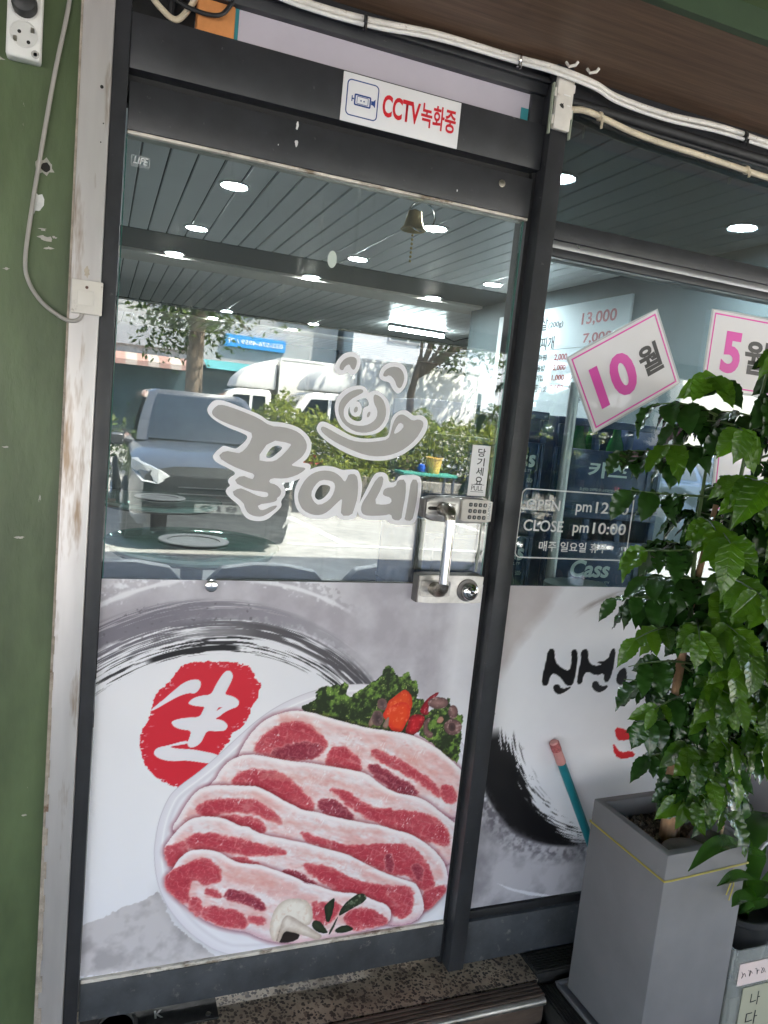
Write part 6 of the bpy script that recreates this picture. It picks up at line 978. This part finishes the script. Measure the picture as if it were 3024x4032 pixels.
# teal stick leaning on the window
pc = thing('pencil_pole', 'teal pole with a pink cap leaning between planter and window', 'pole', (1.45, -.035, .0))
A_ = Vector((1.184, -.016, .601)); B_ = Vector((1.205, -.0175, .556)); C_ = Vector((1.395, -.030, .20))
dpole = (C_-A_).normalized()
def rel(v): return tuple(v-Vector((1.45, -.035, 0)))
MB().tube([rel(A_+dpole*.072), rel(A_+dpole*.62)], .0125, 14).build('shaft', mat('teal_paint', (.012, .16, .19), .35, var=.1, vscale=20.), pc, smooth=True)
MB().tube([rel(A_+dpole*.0), rel(A_+dpole*.004), rel(A_+dpole*.070), rel(A_+dpole*.072)], [.0105, .0128, .0138, .0128], 14).build('cap', mat('pink_cap', (.60, .27, .25), .5, var=.1, vscale=40.), pc, smooth=True)
MB().tube([rel(A_+dpole*.004), rel(A_+dpole*.028)], .0142, 14).build('printed_band', mat('faded_red_print', (.40, .10, .10), .5, var=.5, vscale=160.), pc, smooth=True)
print('LEAVES', NL)
# ================================================================== the street the glass reflects
def foliage(n, fn, size, seed, name, m, parent, squash=1.):
    rs = np.random.RandomState(seed); P = fn(n, rs); N_ = rs.normal(size=(n, 3)); N_[:, 2] = np.abs(N_[:, 2])+.3; N_ /= np.linalg.norm(N_, axis=1)[:, None]
    T = np.cross(N_, rs.normal(size=(n, 3))); T /= np.linalg.norm(T, axis=1)[:, None]; B = np.cross(N_, T); s = size*rs.uniform(.6, 1.3, (n, 1))
    v = np.stack([P-T*s, P-B*s*.45+N_*s*.1, P+T*s*1.1, P+B*s*.45+N_*s*.1], 1).reshape(-1, 3); q = np.arange(4*n).reshape(-1, 4)
    me = bpy.data.meshes.new(name); me.vertices.add(4*n); me.vertices.foreach_set('co', v.ravel()); me.loops.add(4*n); me.loops.foreach_set('vertex_index', q.ravel()); me.polygons.add(n); me.polygons.foreach_set('loop_start', np.arange(0, 4*n, 4)); me.update(calc_edges=True)
    me.materials.append(m); o = bpy.data.objects.new(name, me); COL.objects.link(o); o.parent = parent; return o
def foliage_mat(name, c1, c2):
    m = mat(name, tuple((a+b)/2 for a, b in zip(c1, c2)), .5, spec=.3); t = m.node_tree; n = t.nodes; p = n['Principled BSDF']
    g = n.new('ShaderNodeNewGeometry'); nz = n.new('ShaderNodeTexNoise'); nz.inputs['Scale'].default_value = 9.; nz.inputs['Detail'].default_value = 6; t.links.new(g.outputs['Position'], nz.inputs['Vector'])
    r = n.new('ShaderNodeMapRange'); r.inputs[1].default_value = .35; r.inputs[2].default_value = .65; t.links.new(nz.outputs[0], r.inputs[0]); mx = n.new('ShaderNodeMix'); mx.data_type = 'RGBA'; mx.inputs[6].default_value = (*c1, 1); mx.inputs[7].default_value = (*c2, 1); t.links.new(r.outputs[0], mx.inputs[0]); t.links.new(mx.outputs[2], p.inputs['Base Color'])
    tl = n.new('ShaderNodeBsdfTranslucent'); t.links.new(mx.outputs[2], tl.inputs[0]); ms = n.new('ShaderNodeMixShader'); ms.inputs[0].default_value = .4; t.links.new(p.outputs[0], ms.inputs[1]); t.links.new(tl.outputs[0], ms.inputs[2]); t.links.new(ms.outputs[0], n['Material Output'].inputs[0]); return m
fol = foliage_mat('hedge_leaves', (.07, .12, .018), (.30, .32, .04)); fol2 = foliage_mat('tree_leaves', (.03, .065, .015), (.12, .17, .03))
glass_car = mat('car_glass', (.012, .018, .024), .05, spec=.8); tyre = mat('tyre', (.02, .02, .02), .7); rim = mat('alloy_rim', (.5, .5, .52), .3, metal=.9); lamp_c = mat('headlamp', (.55, .58, .60), .1, spec=.8, coat=1.); plate = mat('number_plate', (.22, .23, .23), .4); blackp = mat('black_trim', (.018, .018, .02), .45); redl = mat('tail_lamp', (.35, .02, .02), .2)
def wheel(parent, c, r, w_):
    q = MB().lathe([(r*.62, -w_/2), (r*.95, -w_/2), (r, -w_/2+.03), (r, w_/2-.03), (r*.95, w_/2), (r*.62, w_/2)], c, 'x', 28).build('wheel', tyre, parent, smooth=True)
    sgn = 1 if c[0] > 0 else -1; b = MB().lathe([(r*.63, sgn*w_*.42), (r*.6, sgn*w_*.5), (r*.1, sgn*w_*.40), (0, sgn*w_*.42)], c, 'x', 28); b.build('rim', rim, q, smooth=True)
    for k in range(5):
        a = 2*math.pi*k/5; MB().tube([(c[0]+sgn*w_*.47, c[1]+.05*math.cos(a), c[2]+.05*math.sin(a)), (c[0]+sgn*w_*.49, c[1]+r*.58*math.cos(a), c[2]+r*.58*math.sin(a))], .025, 6).build('spoke', rim, q)
def car(name, label, cat, loc, rz, paint, W_=.92, roofh=1.66, L0=2.25, text='819', estate=False):
    """car with its nose to +y"""
    c = thing(name, label, cat, loc, rz)
    st_ = [(L0, .60, .44, .74, .80), (L0-.05, .80, .32, .84, .91), (L0-.28, .90, .24, .92, 1.00), (L0-.9, .92, .24, 1.00, 1.09), (L0-1.20, .92, .24, 1.05, 1.12), (0, .92, .24, 1.08, 1.12), (-L0+.9, .92, .24, 1.10, 1.12), (-L0+.2, .90, .30, 1.10, 1.12), (-L0, .80, .38, .95, 1.0)]
    rows = []
    for y, hw, zb, zs, zt in st_:
        k = hw*W_/.92; half = [(0, zb), (k*.90, zb), (k*.985, zb+.10), (k, (zb+zs)/2), (k*.97, zs-.03), (k*.90, zs+.015), (k*.60, zt), (0, zt+.015)]
        rows.append([(-x, y, z) for x, z in half[::-1]]+[(x, y, z) for x, z in half[1:]])
    b = MB().grid(rows); n_ = len(rows[0]); b.add(rows[0], [tuple(range(n_))]); b.add(rows[-1], [tuple(range(n_))[::-1]])
    body = b.build('body', paint, c, smooth=True)
    # cabin: belt ring and roof ring
    yb0, yb1 = L0-1.22, (-L0+.12); yr0, yr1 = L0-1.95, (-L0+.55)
    bw, rw = .80*W_/.92, .62*W_/.92; zb_, zr = 1.10, roofh
    rings = []
    for u in np.linspace(0, 1, 7):
        s_ = u; y0 = yb0+(yr0-yb0)*s_; y1 = yb1+(yr1-yb1)*s_; w2 = bw+(rw-bw)*s_**1.3; z = zb_+(zr-zb_)*(s_**.85)
        rings.append([(-w2, y1, z), (-w2*1.02, (y0+y1)/2, z+.015*s_), (-w2, y0-.06, z), (-w2*.8, y0, z), (0, y0+.05, z), (w2*.8, y0, z), (w2, y0-.06, z), (w2*1.02, (y0+y1)/2, z+.015*s_), (w2, y1, z), (0, y1-.04, z)])
    b = MB()
    for i in range(6):
        k = len(b.v); b.add(rings[i]+rings[i+1], [(j, (j+1) % 10, 10+(j+1) % 10, 10+j) for j in range(10)])
    top = rings[-1]; b.add(top+[(x*.85, y*.92+.0, zr+.045) for x, y, z in top], [(j, (j+1) % 10, 10+(j+1) % 10, 10+j) for j in range(10)]+[tuple(range(10, 20))])
    b.build('cabin', paint, c, smooth=True)
    def q3(s0, s1, side0, side1, off):
        def pt(s_, t_):
            y0 = yb0+(yr0-yb0)*s_; w2 = (bw+(rw-bw)*s_**1.3); z = zb_+(zr-zb_)*(s_**.85); x = w2*(-.86+1.72*t_); return Vector((x, y0+.05*(1-(2*t_-1)**2)+off-.012*abs(2*t_-1), z+off*.6))
        return [[pt(s0+(s1-s0)*i/5, side0+(side1-side0)*j/8) for j in range(9)] for i in range(6)]
    MB().grid(q3(.02, .93, .01, .99, .022)).build('windscreen', glass_car, c, smooth=True)
    def rear(s_, t_): y1 = yb1+(yr1-yb1)*s_; w2 = bw+(rw-bw)*s_**1.3; z = zb_+(zr-zb_)*(s_**.85); return (w2*(-.85+1.7*t_), y1-.05*(1-abs(2*t_-1))-.012, z)
    MB().grid([[rear(.15+.75*i/4, j/6) for j in range(7)] for i in range(5)]).build('rear_window', glass_car, c, smooth=True)
    for sgn in (-1, 1):
        for t0, t1 in ((.07, .48), (.52, .93)):
            def sd_(s_, t_): y0 = yb0+(yr0-yb0)*s_-.10; y1 = yb1+(yr1-yb1)*s_+.02; w2 = (bw+(rw-bw)*s_**1.3)*1.02+.014; return (sgn*w2, y0+(y1-y0)*t_, zb_+(zr-zb_)*(s_**.85))
            MB().grid([[sd_(.08+.80*i/4, t0+(t1-t0)*j/5) for j in range(6)] for i in range(5)]).build('side_window', glass_car, c, smooth=True)
        MB().tube([(sgn*.80*W_/.92, L0-1.42, 1.04), (sgn*.97*W_/.92, L0-1.46, 1.07)], .03, 8).build('mirror_arm', blackp, c, smooth=True)
        MB().box(sgn*1.02*W_/.92-.09, sgn*1.02*W_/.92+.09, L0-1.54, L0-1.38, 1.01, 1.15).build('mirror', paint, c, bevel=.03, seg=3)
        hl = [(sgn*.52, L0-.015, .80), (sgn*.64, L0-.04, .87), (sgn*.80, L0-.13, .91), (sgn*.895, L0-.36, .95), (sgn*.895, L0-.30, .84), (sgn*.80, L0-.05, .74), (sgn*.64, L0+.005, .72)]
        MB().add([(x*W_/.92*1.012, y+.018, z) for x, y, z in hl]+[(x*.9, y-.1, z) for x, y, z in hl], [tuple(range(7))]+[(i, (i+1) % 7, 7+(i+1) % 7, 7+i) for i in range(7)]).build('headlamp', lamp_c, c)
        MB().box(sgn*.72*W_/.92-.13, sgn*.72*W_/.92+.13, -L0-.012, -L0+.10, .86, .98).build('tail_lamp', redl, c, bevel=.02)
        MB().box(sgn*.66-.12, sgn*.66+.12, L0-.05, L0-.005, .42, .50).build('fog_recess', blackp, c, bevel=.01)
        for yw in (L0-.88, -L0+.92): wheel(c, (sgn*.83*W_/.92, yw, .35), .35, .23)
        for yw in (L0-.88, -L0+.92): MB().lathe([(.36, -.005), (.42, 0), (.42, .012), (.36, .012)], (sgn*.905*W_/.92, yw, .36), 'x', 30).build('arch_trim', blackp, c, smooth=True)
    MB().prism([(-.50, .82), (.50, .82), (.66, .74), (.74, .60), (.62, .44), (-.62, .44), (-.74, .60), (-.66, .74)], L0-.20, L0+.012).build('grille', blackp, c, bevel=.008)
    for z in (.56, .63, .70): MB().box(-.44, .44, L0+.0125, L0+.02, z-.006, z+.006).build('grille_bar', rim, c)
    MB().prism([(-.78, .43), (.78, .43), (.70, .22), (-.70, .22)], L0-.30, L0+.002).build('air_intake', blackp, c, bevel=.01)
    npz = MB().box(-.26, .26, L0+.013, L0+.026, .44, .53).build('number_plate', plate, c)
    if text: tp = text_mesh(text, blackp, (-.20, .20, .452, .518), -L0-.027, bold=.02, parent=npz, name='plate_number'); tp.rotation_euler = (0, 0, math.pi)
    return c
grey_car = mat('dark_grey_car_paint', (.105, .11, .115), .22, metal=.5, coat=1., var=.03, vscale=3.); blue_car = mat('blue_grey_car_paint', (.055, .095, .17), .2, metal=.5, coat=.8)
car('parked_suv', 'dark grey car with its nose to the shop, mirrored in the door glass', 'car', (1.17, -8.72, -.20), D2R(-1.5), grey_car, roofh=1.68)
car('parked_estate', 'blue grey car seen from the side, mirrored beside the plant', 'car', (9.75, -8.6, -.20), D2R(-88), blue_car, W_=.90, roofh=1.50)
truck_white = mat('truck_white', (.80, .79, .76), .45, var=.06, vscale=3., spots=((.60, .58, .54), 2.5, .6, .75)); truck_box = mat('truck_box', (.80, .78, .73), .5, var=.07, vscale=1.5, spots=((.62, .59, .54), 3., .58, .72))
def truck(label, loc, rz, k):
    """small box truck, nose to -x"""
    q = thing('box_truck', label, 'truck', loc, rz, 'box trucks parked beyond the hedge'); hw = .85*k
    cab = [(0, .55), (0, 1.05), (.12, 1.22), (.62, 1.95), (.80, 2.02), (1.55, 2.04), (1.62, 1.96), (1.66, .55)]
    MB().prism([(x*k, z*k) for x, z in cab], -hw, hw).build('cab', truck_white, q, bevel=.04, seg=3)
    defl = [(.72, 2.06), (.80, 2.30), (1.05, 2.55), (1.40, 2.72), (1.72, 2.80), (1.72, 2.06)]
    MB().prism([(x*k, z*k) for x, z in defl], -hw*.96, hw*.96).build('wind_deflector', truck_white, q, bevel=.05, seg=3)
    MB().box(1.78*k, 4.6*k, -hw*1.04, hw*1.04, .85*k, 2.86*k).build('cargo_box', truck_box, q, bevel=.02)
    for sgn in (-1, 1):
        for x in (1.79, 3.2, 4.57): MB().box(x*k-.02, x*k+.02, sgn*hw*1.04-.012, sgn*hw*1.04+.012, .86*k, 2.85*k).build('box_rib', truck_white, q)
        MB().box(1.8*k, 4.58*k, sgn*hw*1.04-.012, sgn*hw*1.04+.012, 2.80*k, 2.855*k).build('box_rib', truck_white, q)
        MB().prism([(x*k, z*k) for x, z in ((.34, 1.22), (.72, 1.86), (1.10, 1.88), (1.10, 1.22))], sgn*hw-.004, sgn*hw+.010).build('side_window', glass_car, q)
        MB().prism([(x*k, z*k) for x, z in ((1.18, 1.24), (1.18, 1.88), (1.48, 1.88), (1.50, 1.24))], sgn*hw-.004, sgn*hw+.010).build('side_window', glass_car, q)
        for x in (.75, 3.7): MB().lathe([(.20, -.11), (.33, -.11), (.35, -.08), (.35, .08), (.33, .11), (.20, .11), (0, .08)], (x*k, sgn*hw*.85, .35), 'y', 24).build('wheel', tyre, q, smooth=True)
    MB().add([(.10*k, -hw*.9, 1.24*k), (.10*k, hw*.9, 1.24*k), (.60*k, hw*.84, 1.94*k), (.60*k, -hw*.84, 1.94*k)], [(0, 1, 2, 3)]).build('windscreen', glass_car, q).location = (-.012, 0, .01)
    MB().box(0, 4.5*k, -.3, .3, .45, .60).build('chassis', blackp, q)
    return q
truck('white box truck ahead, half hidden by the shop name', (2.25, -17.4, -.2), D2R(2), 1.0); truck('nearer white box truck behind the hedge, under the smiling face', (3.55, -15.2, -.2), D2R(2), 1.02)
# raised bed, hedge, pots
blockm = mat('grey_block_wall', (.24, .225, .20), .9, var=.25, vscale=5., bump=.4, bscale=30.)
rw_ = thing('garden_wall', 'low grey block wall holding the hedge across the lot', 'wall', (6, -10.5, -.2))
for r_ in range(3):
    for i in range(16):
        x = -3.5+i*.44+(.22 if r_ % 2 else 0)
        key = 'blk'
        if key not in me_cache: me_cache[key] = MB().box(-.213, .213, -.10, .10, 0, .192).mesh('block', blockm, bevel=.006, seg=1)
        o = bpy.data.objects.new('block', me_cache[key]); COL.objects.link(o); o.parent = rw_; o.location = (x, random.uniform(-.006, .006), r_*.20)
struct(MB().box(2.5, 10., -12.6, -10.62, -.2, .36).build('planting_bed', mat('bed_soil', (.07, .05, .035), .95, var=.4, vscale=20.)))
hd_ = thing('hedge', 'long leafy yellow green hedge in front of the trucks', 'hedge', (5.5, -11.5, .36))
def hp(n, rs): x = rs.uniform(-3.4, 4.4, n); y = rs.uniform(-.75, .75, n); h = 1.14+.16*np.sin(x*1.9)+.14*np.sin(x*4.7+1)+.12*np.sin(x*9.3); h = np.where(x < -2.4, h*.95, h); return np.stack([x, y*(.8+.2*rs.rand(n)), h*rs.rand(n)**.72*(1-.35*np.abs(y))], 1)
foliage(15000, hp, .055, 3, 'foliage', fol, hd_)
for i in range(14): x = -3.2+.55*i; MB().tube([(x, 0, 0), (x+.05, .05, .5), (x-.03, .1, 1.0)], [.02, .014, .006], 6).build('stem', mat('twig', (.12, .08, .05), .8), hd_)
def pot(label, c, r, h, m_, cat='pot', plant=True, seed=0):
    q = thing('flower_pot' if cat == 'pot' else 'bucket', label, cat, c)
    MB().lathe([(r*.72, 0), (r*.98, h*.92), (r*1.06, h*.93), (r*1.06, h), (r*.93, h), (r*.9, h*.85), (0, h*.84)], n=24).build('body', m_, q, smooth=True)
    if plant: foliage(260, lambda n, rs: np.concatenate([rs.normal(size=(n, 2))*r*.9, (h*.9+np.abs(rs.normal(size=(n, 1)))*.16)], 1), .045, seed, 'plant', fol, q)
    return q
yb = mat('yellow_bucket', (.62, .42, .10), .5, var=.1, vscale=6.); pale_pot = mat('pale_pot', (.50, .44, .36), .7, var=.15, vscale=10.); dark_pot = mat('dark_pot', (.06, .065, .075), .5)
stand = thing('plant_stand', 'low dark stand with a green top in front of the hedge', 'stand', (5.25, -10.05, -.2))
MB().box(-.50, .50, -.22, .22, .74, .79).build('top', mat('green_plastic', (.05, .26, .20), .4), stand, bevel=.01)
for sx in (-.45, .45):
    for sy in (-.18, .18): MB().box(sx-.02, sx+.02, sy-.02, sy+.02, 0, .74).build('leg', dark_pot, stand)
pot('yellow plastic bucket on the green stand', (5.38, -10.05, .5905), .145, .27, yb, 'bucket', False)
tag(MB().lathe([(.02, 0), (.06, .02), (.075, .075), (.06, .13), (.0, .15)], n=18).build('blue_ball', mat('blue_plastic', (.02, .09, .42), .35), smooth=True, loc=(5.16, -10.05, .5905)), 'small blue ball beside the yellow bucket', 'ball')
pot('dark flower pot with red flowers in front of the hedge', (2.95, -10.1, -.2), .26, .72, dark_pot, seed=11); pot('tall pale flower pot beside the dark one', (3.62, -10.1, -.2), .19, .74, pale_pot, seed=12); pot('wide pale flower pot beside the green stand', (4.25, -10.1, -.2), .24, .66, pale_pot, seed=13)
foliage(120, lambda n, rs: np.concatenate([rs.normal(size=(n, 2))*.18, .80+np.abs(rs.normal(size=(n, 1)))*.10], 1), .04, 19, 'red_flowers', mat('red_petal', (.45, .03, .06), .6), bpy.data.objects['flower_pot'])
# trees
def tree(label, c, trunk_pts, rads, cc, cr, n, seed, m_=fol2, leaf=.07):
    q = thing('tree', label, 'tree', c); MB().tube(trunk_pts, rads, 14).build('trunk', mat('tree_bark', (.16, .12, .085), .9, var=.3, vscale=14., bump=.6, bscale=30., stretch=(1, 1, .3)), q, smooth=True)
    top = Vector(trunk_pts[-1])
    for k in range(7):
        a = k*2.4; e = Vector(cc)+Vector((math.cos(a)*cr[0]*.7, math.sin(a)*cr[1]*.7, cr[2]*.5*math.sin(k))); MB().tube([top-Vector((0, 0, .4)), (top+e)/2+Vector((0, 0, .1)), e], [rads[-1]*.8, rads[-1]*.5, .01], 7).build('limb', MATS['tree_bark'], q, smooth=True)
    def fp(n_, rs):
        cl = rs.normal(size=(26, 3)); cl /= np.linalg.norm(cl, axis=1)[:, None]; cl *= rs.uniform(.35, 1., (26, 1)); k = rs.randint(0, 26, n_); p_ = cl[k]+rs.normal(size=(n_, 3))*.17; return p_*np.array(cr)+np.array(cc)
    foliage(n, fp, leaf, seed, 'crown', m_, q); return q
tree('thick straight street tree above the dark grey car', (1.72, -14.2, -.2), [(0, 0, 0), (.02, 0, 1.2), (0, .02, 2.6), (.05, 0, 4.)], [.21, .18, .165, .12], (.15, 0, 4.0), (1.7, 1.6, 1.7), 4200, 31)
tree('slim forked tree between hedge and pale building', (6.15, -13.2, -.2), [(0, 0, 0), (.0, 0, 1.6), (-.03, 0, 2.2), (.12, .0, 3.0)], [.10, .085, .08, .06], (1.2, 0, 3.9), (1.5, 1.3, .95), 2600, 37)
tree('bushy dark tree far beside the dark grey car', (-3.5, -15.5, -.2), [(0, 0, 0), (0, 0, 1.6), (.1, 0, 2.8)], [.16, .14, .1], (0, 0, 2.6), (2., 1.8, 1.9), 4200, 41)
tree('round shrub tree beyond the blue grey car', (8.3, -12.2, -.2), [(0, 0, 0), (0, 0, .8), (.1, 0, 1.4)], [.08, .07, .05], (0, 0, 1.5), (.9, .8, .8), 2400, 43)
bs = thing('shrub', 'low green shrub beside the parked dark grey car', 'shrub', (-.55, -11.2, -.2)); foliage(2600, lambda n, rs: rs.normal(size=(n, 3))*np.array((.38, .5, .32))+np.array((0, 0, .75)), .06, 47, 'foliage', fol2, bs); MB().tube([(0, 0, 0), (0, 0, .7)], .03, 8).build('stem', MATS['twig'], bs)
bk = thing('brick_pile', 'small pile of red bricks at the edge of the lot', 'bricks', (-.2, -9.6, -.2)); brick_m = mat('red_brick', (.30, .11, .07), .85, var=.2, vscale=15.)
for r_ in range(4):
    for i in range(5-r_): MB().box(-.11, .11, -.05, .05, 0, .055).build('brick', brick_m, bk, bevel=.004, seg=1, loc=(-.5+.24*i+.12*r_, random.uniform(-.03, .03), r_*.058))
# buildings across the street
pale = mat('pale_render', (.52, .54, .57), .85, var=.06, vscale=1.5); greyb = mat('grey_render', (.36, .36, .36), .85, var=.1, vscale=2.); winm = mat('building_glass', (.04, .07, .08), .08, spec=.7); framew = mat('window_white', (.66, .66, .66), .5)
def building(label, x0, x1, y0, dep, h, m_, wins, extra=None):
    q = thing('building', label, 'building', ((x0+x1)/2, y0-dep/2, -.2)); ox, oy = -(x0+x1)/2, -(y0-dep/2)
    MB().box(x0+ox, x1+ox, y0-dep+oy, y0+oy, 0, h).build('wall', m_, q); MB().box(x0+ox-.15, x1+ox+.15, y0-dep+oy-.15, y0+oy+.15, h+.001, h+.22).build('parapet', framew, q)
    for (a, b, c, d) in wins:
        w_ = MB().box(a+ox, b+ox, y0+oy+.001, y0+oy+.07, c, d).build('window', framew, q); n_ = max(2, int((b-a)/.7)); s_ = (b-a)/n_
        for k in range(n_): MB().box(a+ox+k*s_+.05, a+ox+(k+1)*s_-.05, y0+oy+.0705, y0+oy+.085, c+.05, d-.05).build('pane', winm, w_)
    return q, ox, oy
q, ox, oy = building('pale blue grey apartment block with white windows across the street', 8.5, 22, -25, 8, 12, pale, [(9.9+2.65*i, 11.4+2.65*i, 1.75+2.8*j, 3.05+2.8*j) for i in range(4) for j in range(4)])
q, ox, oy = building('low grey shop building with a blue sign and a striped awning', -7, 8.2, -26, 8, 7.5, greyb, [(-5.6+2.3*i, -4.2+2.3*i, 4.8, 6.2) for i in range(6)])
sgn_b = MB().box(4.0+ox, 6.2+ox, oy-25.999, oy-25.82, 3.66, 4.08).build('sign_board', mat('blue_sign', (.03, .26, .60), .45), q); text_mesh('032-576-4959 / 가', white_pl, (-6.1-ox, -4.1-ox, 3.77, 3.97), 25.81-oy, bold=.02, parent=sgn_b)
tx = sgn_b.children[0]; tx.rotation_euler = (0, 0, math.pi)
MB().box(-6+ox, 3.2+ox, oy-25.999, oy-25.84, 3.30, 3.95).build('sign_board', mat('grey_sign', (.30, .31, .33), .6), q)
for i in range(24): MB().add([(-5.8+.36*i+ox, oy-25.84, 3.02), (-5.8+.36*i+.36+ox, oy-25.84, 3.02), (-5.8+.36*i+.36+ox, oy-24.9, 2.75), (-5.8+.36*i+ox, oy-24.9, 2.75), (-5.8+.36*i+.36+ox, oy-24.9, 2.58), (-5.8+.36*i+ox, oy-24.9, 2.58)], [(0, 1, 2, 3), (3, 2, 4, 5)]).build('awning_stripe', mat('awning_red', (.34, .20, .17), .8) if i % 2 else mat('awning_cream', (.42, .36, .32), .8), q)
MB().box(-5.8+ox, 7.8+ox, oy-25.999, oy-25.95, .02, 2.9).build('shop_glass', winm, q)
MB().add([(3.3+ox, oy-25.9, 3.1), (8+ox, oy-25.9, 3.1), (8+ox, oy-24.6, 2.75), (3.3+ox, oy-24.6, 2.75)], [(0, 1, 2, 3)]).build('teal_awning', mat('awning_teal', (.06, .24, .26), .8), q)
building('long cream house wall beyond the trees', 23, 40, -24, 8, 8, mat('cream_render', (.55, .50, .42), .85, var=.08, vscale=2.), [(24.5+2.6*i, 25.9+2.6*i, 1.6+2.8*j, 2.9+2.8*j) for i in range(5) for j in range(2)])
building('plain grey house far along the street', -30, -9, -24, 8, 8, greyb, [(-28+2.6*i, -26.6+2.6*i, 1.6+2.8*j, 2.9+2.8*j) for i in range(7) for j in range(2)])
